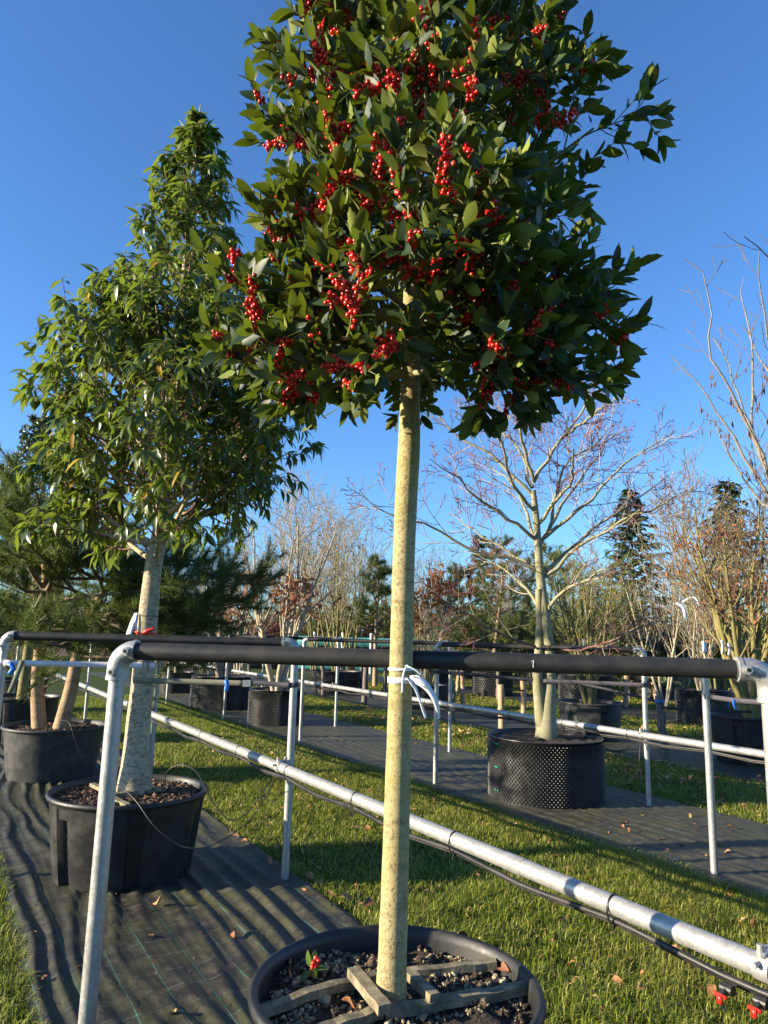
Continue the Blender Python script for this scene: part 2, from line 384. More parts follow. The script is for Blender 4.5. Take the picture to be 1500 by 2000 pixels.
M['twig_green'] = simple('green_twig', (.2, .21, .06), .7)
M['berry'] = (lambda b: (b.set(b.ramp(b.rnd(), [(0, (.5, .008, .008)), (.7, (.75, .02, .014)), (1, (.8, .06, .025))]), .26, spec=.6), b.m)[1])(NB('red_berry'))
# ------------------------------------------------------------------ ground, cloth strips, grass
g = G(); S = 900.0
g.add([[-S, -S, -.004], [S, -S, -.004], [S, S, -.004], [-S, S, -.004]], [[0, 1, 2, 3]])
o = g.obj('ground', M['ground']); o['kind'] = 'structure'

ROWS = {'A': (.46, 2.07), 'B': (4.32, 6.14), 'C': (7.85, 9.95), 'D': (12.0, 13.9), 'E': (16.0, 17.9), 'Z': (-3.6, -1.95)}
def mat_height(n, t, n0, n1, amp):
    w = vnoise(n*2.3+5, t*.8)*2.3 + vnoise(n*.9, t*.3+9)*1.6 + .7*vnoise(n*6+2, t*1.7)
    ph = n/.118 + w
    a = .12 + 1.25*vnoise(n*2.4+3, t*.55+1)*(.5+vnoise(n*.9, t*1.1+30))
    z = .005 + amp*a*np.power(.5+.5*np.sin(2*math.pi*ph), 2.0) + .004*vnoise(n*9, t*5)
    z += .012*amp/.012*.35*vnoise(n*1.1, t*1.3)
    z += amp*.16*np.power(.5+.5*np.sin(2*math.pi*(n/.047+2.2*vnoise(n*4, t*.9+7))), 1.5)*vnoise(n*3+11, t*.8)
    z += amp*.25*np.power(np.abs(np.sin(2*math.pi*(t/.9+n*.35+1.4*vnoise(n*1.3, t*.7)))), 8)*vnoise(n*2, t*.5+20)
    e = np.clip(np.minimum(n-n0, n1-n)/.05, 0, 1); return z*e + .004
def cloth(row, t0, t1, amp, dn, dt, mt='mat'):
    n0, n1 = ROWS[row]
    ns = np.linspace(n0, n1, int((n1-n0)/dn)+2); ts = np.linspace(t0, t1, int((t1-t0)/dt)+2)
    Nn, Tt = np.meshgrid(ns, ts)
    Z = mat_height(Nn, Tt, n0, n1, amp)
    edge = .035*(vnoise(Tt*1.4, Nn*0+3.3)-.5)+.012*(vnoise(Tt*9, Nn*0+1.3)-.5)
    Ns = Nn + edge*np.where((Nn < n0+.03) | (Nn > n1-.03), 1, .6)
    V = np.stack([Ns, Tt, Z], -1).reshape(-1, 3); a, b = Nn.shape
    i = np.arange(a-1)[:, None]; j = np.arange(b-1)[None]
    F = np.stack([i*b+j, i*b+j+1, (i+1)*b+j+1, (i+1)*b+j], -1).reshape(-1, 4)
    gg = G().add(V, F); ob = gg.obj('ground_cloth', M[mt]); ob.rotation_euler = (0, 0, ROWROT); ob['kind'] = 'structure'
cloth('A', -1.5, 22, .019, .013, .07)
cloth('B', -1.0, 26, .009, .025, .12, 'mat_mossy')
for r_ in 'CDE': cloth(r_, 0, 34, .006, .12, .4)
cloth('Z', 0, 26, .008, .08, .3)

rng = np.random.default_rng(11)
def in_mat(P, m=.0):
    n = P@ND; k = np.zeros(len(P), bool)
    for a, b in ROWS.values(): k |= (n > a+m) & (n < b-m)
    return k
POTS = []          # (x, y, r) kept free of grass
def blades(n0, n1, t0, t1, dens, hl, wid, seg, lean=.85):
    N = int((n1-n0)*(t1-t0)*dens)
    n = rng.uniform(n0, n1, N); t = rng.uniform(t0, t1, N)
    cl = vnoise(n*5+2, t*5)*.6+vnoise(n*17, t*17+4)*.4
    cl = cl*(.55+.9*vnoise(n*1.6+8, t*1.6)); k = rng.random(N) < .12+1.45*cl; n, t, cl = n[k], t[k], cl[k]
    P = n[:, None]*ND + t[:, None]*ED
    px, py, kz = proj(P); vis = (kz > .3) & (px > -120) & (px < 1620) & (py < 2150)
    P, cl = P[vis], cl[vis]; N = len(P)
    a = rng.uniform(0, 2*math.pi, N); L = hl*(.35+.95*rng.random(N)**1.4)*(.5+1.0*cl)
    dirh = np.stack([np.cos(a), np.sin(a), 0*a], 1); le = lean*rng.random(N)**.7*1.3
    side = np.stack([-np.sin(a), np.cos(a), 0*a], 1)*(wid*(.6+.7*rng.random(N)))[:, None]
    up = np.array([0, 0, 1.])
    if seg == 1:
        tip = P + dirh*(L*le)[:, None] + up*(L*.9)[:, None]
        V = np.stack([P-side, P+side, tip], 1).reshape(-1, 3); F = [np.arange(3*N).reshape(-1, 3)]
    else:
        mid = P + dirh*(L*le*.35)[:, None] + up*(L*.6)[:, None]; tip = P + dirh*(L*le*1.1)[:, None] + up*(L*(1-.35*le))[:, None]
        V = np.stack([P-side, P+side, mid+side*.75, mid-side*.75, tip], 1).reshape(-1, 3)
        b0 = (np.arange(N)*5)[:, None]; F = [b0+np.array([[0, 1, 2, 3]]), b0+np.array([[3, 2, 4]])]
    return V, F
gg = G()
gg.addp(blades(2.03, 4.36, -1.2, 3.6, 15000, .058, .0022, 2))
gg.addp(blades(2.03, 4.36, 3.6, 7.5, 8500, .05, .0024, 2))
gg.addp(blades(2.03, 4.36, 7.5, 17, 2600, .045, .0042, 1))
gg.addp(blades(-1.9, .5, .6, 5.5, 7000, .05, .0022, 2))
gg.addp(blades(-1.9, .5, 5.5, 14, 2000, .045, .0042, 1))
gg.addp(blades(6.1, 7.9, .5, 6.5, 4600, .045, .0034, 1))
gg.addp(blades(6.1, 7.9, 6.5, 18, 2000, .045, .005, 1))
gg.addp(blades(9.9, 12.05, 1, 20, 1100, .05, .007, 1))
gg.addp(blades(13.9, 16.05, 2, 24, 600, .05, .009, 1))
gg.addp(blades(17.9, 24, 2, 30, 220, .06, .014, 1))
o = gg.obj('grass', M['grass'], kind='stuff'); tag(o, 'short mown green grass between the cloth strips', 'grass')

# ------------------------------------------------------------------ tube frames
ZUP = np.array([0, 0, 1.])
def frame(L, Rr, zr, label, group='steel frames with black padded rails', detail=True, lowpost=None):
    L = np.array([L[0], L[1], 0.]); Rr = np.array([Rr[0], Rr[1], 0.]); d = unit(Rr-L); nrm = np.cross(d, ZUP)
    if nrm[1] > 0: nrm = -nrm
    root = thing('support_frame', label, 'tube frame', (L+Rr)/2, group)
    kk = 20 if detail else 10
    rp = .0242; rs = .0272; be = .052
    for P, s in ((L, 1), (Rr, -1)):
        G().addp(tube([P+ZUP*-.03, P+ZUP*(zr-be-.03)], rp, kk)).obj('post', M['galv'], root)
        e = G(); a = np.linspace(0, math.pi/2, 9); c = P+ZUP*(zr-be)+d*s*be
        arc = [c - d*s*be*math.cos(x) + ZUP*be*math.sin(x) for x in a]
        ext = .002 if s > 0 else .03
        pts = [P+ZUP*(zr-be-.03)] + arc + [c+ZUP*be+d*s*ext]
        e.addp(tube(pts, .0325, kk, m=16, smooth=False))
        e.addp(tube([P+ZUP*(zr-be-.036), P+ZUP*(zr-be-.024)], .0345, kk)); e.addp(tube([c+ZUP*be+d*s*(ext-.008), c+ZUP*be+d*s*(ext+.004)], .0345, kk))
        el = e.obj('elbow_fitting', M['galv'], root)
        if detail:
            for q in (P+ZUP*(zr-be-.012), c+ZUP*be+d*s*(ext-.014)):
                b1 = q+nrm*.028
                G().addp(tube([b1, b1+nrm*.012], .0135, 16)).addp(tube([b1+nrm*.01, b1+nrm*.018], .0095, 14)).obj('set_screw', M['galv'], el)
                G().addp(tube([b1+nrm*.0175, b1+nrm*.0187], .0062, 6)).obj('screw_socket', M['tie'], el)
        # rail stub
    a0, a1 = L+ZUP*zr+d*(be-.03), Rr+ZUP*zr-d*(be+.005)
    G().addp(tube([a0, a1], rp, kk)).obj('rail_pipe', M['galv'], root)
    w = np.linspace(0, 1, 40)[:, None]; P = (a0+d*.035)*(1-w)+(a1-d*.035)*w
    Rv = rs*(1+.012*np.sin(w[:, 0]*23)); Rv[0] *= .97; Rv[-1] *= .97
    G().addp(btubes(P[None], Rv[None], kk+8, True)).obj('padded_rail', M['sleeve'], root)
    return root
zr1 = at(800, 1288, 2.13)[2]
AL1, AR1 = at(231, 1300, 2.25)[:2], at(1502, 1320, 2.02)[:2]
frame(AL1, AR1, zr1, 'steel frame with black padded rail behind the berried holly trunk')
AR2 = gp(556, 1722)[:2]; AL2 = at(9, 1262, 4.55)[:2]
frame(AL2, AR2, 1.435, 'steel frame holding the pale-barked evergreen with a white strap')
AR3 = gp(293, 1512)[:2]; frame(AR3+np.array([-1.84, -.1]), AR3, 1.42, 'steel frame by the pot with the two-stemmed pine', detail=False)
AR4 = gp(165, 1412)[:2]; frame(gp(92, 1402)[:2]+np.array([-.6, 0]), AR4, 1.42, 'steel frame on the far lawn side beyond the two-stemmed pine', detail=False)
BL3 = gp(1396, 1712)[:2]; frame(BL3, BL3+np.array([1.88, -.72]), 1.365, 'steel frame at the edge of the mossy cloth strip, post unpadded', detail=False)
BL2, BR2 = gp(850, 1533)[:2], gp(1267, 1577)[:2]; frame(BL2, BR2, 1.42, 'steel frame whose rail crosses behind the bare red-twigged tree')
BL1, BR1 = gp(586, 1450)[:2], gp(878, 1470)[:2]; frame(BL1, BR1, 1.41, 'steel frame standing over the empty stretch of black cloth', detail=False)
BL0, BR0 = gp(437, 1405)[:2], gp(655, 1420)[:2]; frame(BL0, BR0, 1.41, 'steel frame around the studded pot with a pale forked trunk', detail=False)
BLm, BRm = gp(325, 1375)[:2], gp(511, 1357)[:2]; frame(BLm, BRm, 1.41, 'steel frame beside the wide studded pot with a gnarled trunk', detail=False)
q = nt(4.45, 19.2)[:2]; frame(q, q+np.array([1.95, -.7]), 1.41, 'farthest steel frame of the row with studded pots', detail=False)

# ------------------------------------------------------------------ long lower pipes with drip hoses
def clampfit(root, P, d):
    e = G(); s = np.cross(d, ZUP)
    e.addp(tube([P-d*.022, P+d*.022], .0355, 18)); e.addp(box(P+ZUP*.036, .02, .05, .014, d, s, ZUP))
    e.addp(tube([P+ZUP*.03+s*.03, P+ZUP*.062+s*.03], .007, 6)); e.addp(tube([P+ZUP*.03-s*.02, P+ZUP*.06-s*.02], .009, 6))
    e.addp(tube([P-s*.055+ZUP*.015, P+s*.03+ZUP*.015], .007, 6))
    e.addp(tube([P+s*.05-ZUP*.035, P+s*.05+ZUP*.035], .031, 16))
    return e.obj('clamp', M['galv'], root)
def long_pipe(P0, P1, label, hlabel, nties, posts, detail=True):
    P0 = np.asarray(P0, float); P1 = np.asarray(P1, float); d = unit(P1-P0); s = np.cross(d, ZUP); Lg = np.linalg.norm(P1-P0)
    root = thing('lower_pipe', label, 'pipe', (P0[0], P0[1], 0), 'long lower pipes along the rows')
    w = np.linspace(0, 1, 40)[:, None]
    G().addp(tube([P0, P1], .0302, 24)).obj('pipe', M['galv'], root)
    for x in np.arange(2.35, Lg, 3.1): G().addp(tube([P0+d*(x-.05), P0+d*(x+.05)], .032, 20)).obj('coupling', M['galv'], root)
    for x in posts: clampfit(root, P0+d*x, d)
    rr = np.random.default_rng(3)
    # hose, slack between the ties
    ties = [x for x in np.linspace(.25, min(Lg-.2, nties*.78), nties)]
    pts = []; xs = np.linspace(0, Lg, int(Lg/.1))
    for x in xs:
        dd = min(abs(x-t) for t in ties); sag = .042+.02*min(dd/.39, 1)
        pts.append(P0+d*x-ZUP*sag - s*(.008+.006*math.sin(x*2.1)))
    hr = thing('drip_hose', hlabel, 'hose', (P0[0], P0[1], 0), 'drip hoses tied under the long pipes')
    G().addp(btubes(np.array([pts]), np.full((1, len(pts)), .0095), 10, True)).obj('hose_line', M['hose'], hr)
    G().addp(btubes(np.array([np.array(pts)-ZUP*.014+s*.012]), np.full((1, len(pts)), .0065), 8, True)).obj('hose_line', M['hose'], hr)
    for t in ties:
        c = P0+d*t-ZUP*.012; a = np.linspace(0, 2*math.pi, 17)
        ring = np.array([c+s*math.cos(x)*.034+ZUP*math.sin(x)*.046 for x in a])
        e = G().addp(ribbon(ring, .0065, d, .0022, m=17)); e.addp(box(c-ZUP*.047-s*.006, .008, .009, .012, d, s, ZUP)); e.addp(tube([c-ZUP*.047-s*.006, c-ZUP*.065-s*.016], .002, 5))
        e.obj('cable_tie', M['tie'], root)
    return root, hr, P0, d, s
PA1 = gp(1496, 1890, .672); PA2 = np.array([*(gp(556, 1722)[:2]-np.array([.055, .03])), .672]); dA = unit(PA2-PA1)
PAs = PA1-dA*1.4; LA = 17.5
rootA, hoseA, PA0, dA, sA = long_pipe(PAs, PAs+dA*LA, 'long galvanised pipe tied with cable ties beside the front lawn', 'black drip hose with red valves tied under the front pipe', 14,
    [1.4, np.linalg.norm(PA2-PAs), np.linalg.norm(np.array([*AR3, .67])-PAs), np.linalg.norm(np.array([*AR4, .67])-PAs)])
PB1 = np.array([*(BR2+np.array([-.05, -.03])), .645]); PB2 = np.array([*(BR0+np.array([-.05, -.03])), .645]); dB = unit(PB2-PB1); PBs = PB1-dB*4.2
long_pipe(PBs, PBs+dB*19, 'long galvanised pipe running behind the bare red-twigged tree', 'thin drip hose tied under the pipe behind the bare tree', 14,
    [4.2, 4.2+np.linalg.norm(np.array([*BR1, .645])-PB1), 4.2+np.linalg.norm(PB2-PB1), 4.2+np.linalg.norm(np.array([*BRm, .645])-PB1)])
# drip valves with red taps on the near end of the front hose
for px, py in ((1421, 1932), (1488, 1958)):
    c = gp(px, py, .60); e = G().addp(tube([c-dA*.016, c+dA*.016], .0135, 14)).addp(tube([c-sA*.004, c-sA*.03-ZUP*.01], .008, 10))
    v = e.obj('valve', M['hose'], hoseA)
    G().addp(box(c-sA*.036-ZUP*.016, .014, .008, .022, dA, sA, ZUP)).addp(box(c-sA*.032-ZUP*.008, .034, .007, .009, dA, sA, ZUP)).obj('red_tap', M['red'], v)
# ------------------------------------------------------------------ pots
def rocks(N, seed):
    """low irregular pebble templates merged: returns template verts/faces"""
    t = (1+5**.5)/2
    v = unit(np.array([[-1, t, 0], [1, t, 0], [-1, -t, 0], [1, -t, 0], [0, -1, t], [0, 1, t], [0, -1, -t], [0, 1, -t], [t, 0, -1], [t, 0, 1], [-t, 0, -1], [-t, 0, 1]]))
    f = np.array([[0, 11, 5], [0, 5, 1], [0, 1, 7], [0, 7, 10], [0, 10, 11], [1, 5, 9], [5, 11, 4], [11, 10, 2], [10, 7, 6], [7, 1, 8], [3, 9, 4], [3, 4, 2], [3, 2, 6], [3, 6, 8], [3, 8, 9], [4, 9, 5], [2, 4, 11], [6, 2, 10], [8, 6, 7], [9, 8, 1]])
    r = np.random.default_rng(seed); return v*(.7+.5*r.random((12, 1))), f
ROCK = rocks(1, 4)
def scatter_rocks(P, size, r, flat=.7):
    N = len(P); q = r.normal(size=(N, 3)); X, Y, Z = frame_of(q, r.normal(size=(N, 3)))
    s = size[:, None]*(.6+.7*r.random((N, 3))); return scatter(ROCK[0], [ROCK[1]], P, X, Y, Z, s)
def disc_soil(c, R, amp, seed, kr=14, ka=48):
    r = np.linspace(.001, R, kr); V = []
    for i, x in enumerate(r):
        a = np.arange(ka)*2*math.pi/ka
        X, Y = c[0]+x*np.cos(a), c[1]+x*np.sin(a)
        V.append(np.stack([X, Y, c[2]+amp*(vnoise(X*14+seed, Y*14)+.6*vnoise(X*40, Y*40+seed)-.7)], 1))
    i = np.arange(kr-1)[:, None]; j = np.arange(ka)[None]
    F = np.stack([i*ka+j, i*ka+(j+1) % ka, (i+1)*ka+(j+1) % ka, (i+1)*ka+j], -1).reshape(-1, 4)
    return np.concatenate(V), [F[:, ::-1]]
def pot_root(name, label, c, group=None): return thing(name, label, 'plant pot', (c[0], c[1], 0), group)
def smooth_pot(label, c, Rt, Rb, H, soil_drop, ribs=0, rib0=0.0, mat='pot', group=None, lip=.018, soil_amp=.02, chips=0, seed=1):
    c = np.array([c[0], c[1], 0.]); root = pot_root('plant_pot', label, c, group)
    hs = np.linspace(0, 1, 22)
    prof = [(Rb*.9, .006)] + [(Rb+(Rt-Rb)*h**.85, .004+(H-.03)*h) for h in hs]
    def fn(r, A, z):
        if not ribs: return r
        h = np.clip(z/H, 0, 1)
        d = np.abs((A-rib0+math.pi/ribs) % (2*math.pi/ribs)-math.pi/ribs)
        hw = .13
        k = np.clip((hw-d)/.025, 0, 1)*np.clip((.9-h)/.02, 0, 1)
        return r - .044*k
    G().addp(lathe(prof, 260 if ribs else 72, c, fn)).obj('wall', M[mat], root)
    rp = [(Rt-.004, H-.032), (Rt+lip, H-.03), (Rt+lip+.004, H-.018), (Rt+lip, H-.004), (Rt+lip*.5, H), (Rt-.004, H-.004), (Rt-.008, H-.03), (Rt-.02, H-soil_drop-.06)]
    G().addp(lathe(rp, 96, c)).obj('rim', M[mat], root)
    so_ = G().addp(disc_soil((c[0], c[1], H-soil_drop), Rt-.012, soil_amp, seed)).obj('soil', M['soil'], root)
    if chips:
        r = np.random.default_rng(seed); a = r.uniform(0, 6.283, chips); q = (Rt-.03)*np.sqrt(r.random(chips))
        P = np.stack([c[0]+q*np.cos(a), c[1]+q*np.sin(a), np.full(chips, H-soil_drop+.004)+.008*r.random(chips)], 1)
        V, F = scatter_rocks(P, r.gamma(2.5, .0026, chips)+.002, r)
        G().addp((V, F)).obj('bark_mulch', M['chips'], root, smooth=False, kind='stuff')
    return root
def air_pot(label, c, Rr, H, nx, nz, group='studded black pots', clips=0, bulge=0.0, seed=2, proto=None, soil_drop=.035):
    c = np.array([c[0], c[1], 0.]); root = pot_root('studded_pot', label, c, group)
    wob = lambda A: 1+bulge*np.sin(3*A+seed)+bulge*.6*np.sin(5*A+2*seed)
    prof = [(Rr, .004), (Rr*1.0, H*.3), (Rr*1.0, H*.7), (Rr, H-.012), (Rr+.008, H-.01), (Rr+.008, H), (Rr-.006, H), (Rr-.01, H-soil_drop-.05)]
    G().addp(lathe(prof, 96, c, lambda r, A, z: r*wob(A))).obj('wall', M['airpot'], root)
    A, Zi = np.meshgrid(np.arange(nx), np.arange(nz)); A = A.ravel(); Zi = Zi.ravel()
    ang = (A+.5*(Zi % 2))*2*math.pi/nx; z = .02+(H-.05)*(Zi+.5)/nz
    st = (H-.05)/nz
    rad = np.stack([np.cos(ang), np.sin(ang), 0*ang], 1); tang = np.stack([-np.sin(ang), np.cos(ang), 0*ang], 1)
    P = c+rad*(Rr*wob(ang))[:, None]+np.array([0, 0, 1.])*z[:, None]
    k = 6; aa = np.arange(k)*2*math.pi/k
    tv = np.concatenate([np.stack([np.cos(aa)*.5, np.sin(aa)*.5, 0*aa], 1), np.stack([np.cos(aa)*.2, np.sin(aa)*.2, 0*aa+.62], 1), [[0, 0, .66]]])
    tf = [np.array([[i, (i+1) % k, k+(i+1) % k, k+i] for i in range(k)]), np.array([[k+i, k+(i+1) % k, 2*k] for i in range(k)])]
    V, F = scatter(tv, tf, P, tang, np.repeat(np.array([[0, 0, 1.]]), len(P), 0), rad, np.full(len(P), st*1.02))
    G().addp((V, F)).obj('studs', M['airpot'], root, kind='stuff')
    G().addp(disc_soil((c[0], c[1], H-soil_drop), Rr-.01, .03, seed)).obj('soil', M['soil'], root)
    for i in range(clips):
        a = -2.75+.07*(i % 2)+(i % 3)*.01; zz = H*(.9-.36*(i//2))
        p = c+np.array([math.cos(a), math.sin(a), 0])*(Rr*wob(a)+st*.5)+ZUP*zz; rd = np.array([math.cos(a), math.sin(a), 0])
        G().addp(tube([p, p+rd*.008], .009, 10)).obj('clip', M['green_clip'], root)
    return root

# --- the front pot with the holly
HC = np.array([.052, 2.09, 0.]); HPH, HPR = .586, .372
_c = at(775, 1900, 2.09); HC[0] = _c[0]
hp = smooth_pot('wide black plastic pot of gravelly soil at the foot of the holly', HC, HPR, HPR*.86, HPH, .062, mat='pot', lip=.016, soil_amp=.03, seed=5)
_r = np.random.default_rng(8)
N = 5200; a = _r.uniform(0, 6.283, N); q = (HPR-.02)*np.sqrt(_r.random(N))
X_, Y_ = HC[0]+q*np.cos(a), HC[1]+q*np.sin(a)
keep = vnoise(X_*9+3, Y_*9)*.7+vnoise(X_*25, Y_*25)*.3 >  .35; X_, Y_ = X_[keep], Y_[keep]
zz = HPH-.062+.03*(vnoise(X_*14+5, Y_*14)+.6*vnoise(X_*40, Y_*40+5)-.7)
P = np.stack([X_, Y_, zz+.002], 1)
G().addp(scatter_rocks(P, np.random.default_rng(2).gamma(2.6, .00135, len(P))+.0012, _r)).obj('gravel', M['pumice'], hp, smooth=False, kind='stuff')
zs = HPH-.062
def batten(a, b, z0, z1, w, th, label, bend=0.0):
    A = gp(*a, z0); B = gp(*b, z1); d = unit(B-A); s = unit(np.cross(ZUP, d)); u = np.cross(d, s)
    rr = np.random.default_rng(int(a[0])); m = 9; ws = np.linspace(0, 1, m)
    V = []
    for x in ws:
        p = A*(1-x)+B*x+u*bend*math.sin(x*math.pi)+rr.normal(0, .0012, 3)
        for dx, dz in ((-1, -1), (-.93, .93), (.93, 1), (1, -.95)): V.append(p+s*w/2*dx*(1+rr.normal(0, .02))+u*th/2*dz)
    i = np.arange(m-1)[:, None]; j = np.arange(4)[None]
    F = np.stack([i*4+j, i*4+(j+1) % 4, (i+1)*4+(j+1) % 4, (i+1)*4+j], -1).reshape(-1, 4)
    gg = G().addp((np.array(V), [F[:, ::-1], np.array([[0, 1, 2, 3]]), np.array([[3, 2, 1, 0]])+(m-1)*4]))
    o = gg.obj('timber_batten', M['timber'], smooth=False, org=(A+B)/2); tag(o, label, 'batten', 'timber battens wedging the root ball'); return o
batten((500, 1978), (738, 1906), zs+.026, zs+.022, .03, .022, 'long mossy batten from the pot wall to behind the holly trunk', .006)
batten((792, 1902), (968, 1883), zs+.02, zs+.03, .028, .022, 'batten lying behind the holly trunk towards the grass')
batten((690, 1897), (752, 1972), zs+.052, zs+.048, .036, .024, 'short pale batten laid across the others beside the trunk')
batten((803, 1904), (848, 1950), zs+.046, zs+.04, .03, .022, 'short split batten on the shaded side of the trunk')
batten((752, 1978), (1032, 1929), zs+.02, zs+.026, .034, .024, 'long batten in front of the trunk reaching the sunlit pot wall')
batten((600, 2022), (742, 1976), zs+.014, zs+.02, .032, .022, 'batten half buried in gravel in front of the trunk')

# --- pot of the pale-barked evergreen
P2 = np.array([-1.56, 4.73, 0.]); smooth_pot('large ribbed black pot with the pale-barked evergreen', P2, .462, .40, .505, .05, ribs=6, rib0=math.radians(236), mat='pot', chips=2600, seed=3)
e = G()
for k in range(6):
    a0 = math.radians(236)+k*math.pi/3
    for row in range(7):
        for cc in (-1, 0, 1):
            if row > 3 and cc != -1: continue
            a = a0+cc*.06*(1-row*.08); z = .05+row*.042; rr_ = .40+.062*(z/.505)**.85-.043
            rd = np.array([math.cos(a), math.sin(a), 0]); e.addp(box(P2+rd*rr_+ZUP*z, .004, .012, .014, rd, np.cross(ZUP, rd), ZUP))
e.obj('drain_holes', M['tie'], [c for c in bpy.data.objects if c.name.startswith('plant_pot') and c.get('label', '').startswith('large ribbed')][0], smooth=False, kind='stuff')
for i, (a, b, lb) in enumerate((((180, 1532), (205, 1545), 'small broken batten beside the pale trunk, half hidden by a post'), ((222, 1553), (322, 1540), 'grey batten against the foot of the pale-barked trunk'), ((222, 1560), (250, 1574), 'short yellowish batten pointing at the pot rim'))):
    batten(a, b, .485, .485, .035, .022, lb)
P3 = np.array([-3.28, 7.5, 0.]); smooth_pot('scuffed smooth black pot with the two-stemmed pine', P3, .475, .395, .52, .045, mat='pot_dusty', lip=.02, chips=500, seed=4)
P4 = np.array([-4.85, 9.95, 0.]); smooth_pot('dark ribbed pot behind the pot of the two-stemmed pine', P4, .47, .42, .56, .05, ribs=6, rib0=.4, mat='pot', chips=200, seed=6)
P5 = nt(1.3, 14.6); smooth_pot('black pot far along the row of pines', P5, .47, .42, .56, .05, mat='pot', seed=6)
# --- studded pots of the second row
B1 = np.array([1.62, 7.2, 0.]); air_pot('broad studded black pot under the bare red-twigged tree', B1, .54, .575, 92, 26, clips=6, bulge=.012)
B2 = np.array([-1.72, 12.28, 0.]); air_pot('small studded black pot with a pale forked trunk', B2, .45, .56, 72, 22, bulge=.01, seed=3)
B3 = np.array([-3.12, 14.4, 0.]); air_pot('wide studded black pot with a gnarled trunk', B3, .56, .62, 80, 20, bulge=.012, seed=4)
B4 = nt(4.95, 17.6); smooth_pot('black pot with a low pine at the far end of the strip', B4, .42, .37, .5, .05, mat='pot', seed=7)
# --- third row and beyond
C1 = np.array([3.27, 11.35, 0.]); smooth_pot('ribbed black pot with a cluster of olive stems behind a pale stake', C1, .475, .42, .57, .05, ribs=6, rib0=math.radians(222), mat='pot_dusty', chips=300, seed=8)
C2 = np.array([4.85, 9.55, 0.]); smooth_pot('ribbed black pot under the many-stemmed tree with brown leaves', C2, .5, .43, .6, .05, ribs=6, rib0=math.radians(225), mat='pot', chips=300, seed=9)
C3 = np.array([-1.15, 19.0, 0.]); smooth_pot('wide black tub behind the galvanised pipe and grey stakes', C3, .66, .6, .55, .05, mat='pot', seed=10)
C4 = nt(8.9, 12.6); smooth_pot('black tub among grey stakes beyond the holly trunk', C4, .42, .38, .5, .05, mat='pot', seed=10)
D1 = np.array([3.0, 19.3, 0.]); air_pot('upright studded pot standing on grass behind two pale stakes', D1, .5, .78, 56, 16, seed=5)
D2 = np.array([6.25, 14.15, 0.]); air_pot('studded pot on the grass behind the leaning grey stake', D2, .47, .62, 60, 16, seed=6)
D3 = np.array([4.75, 16.8, 0.]); air_pot('studded pot half hidden behind the olive-stemmed tree', D3, .6, .72, 56, 16, seed=7)
D4 = nt(12.6, 17.6); air_pot('studded pot in deep shade beyond the empty cloth', D4, .5, .7, 50, 14, seed=8)
E1 = np.array([7.55, 19.7, 0.]); smooth_pot('tall black container in shade behind the galvanised post', E1, .62, .56, .86, .05, mat='pot', seed=11)
E2 = nt(16.9, 10.0); smooth_pot('tall black container below the bright laurel bush', E2, .6, .55, .8, .05, mat='pot', seed=12)
E3 = nt(16.8, 17.5); smooth_pot('tall black container far behind the stakes', E3, .6, .55, .8, .05, mat='pot', seed=12)
E4 = nt(16.8, 21.5); smooth_pot('black container at the far lawn behind the sculpted pine', E4, .6, .55, .8, .05, mat='pot', seed=12)

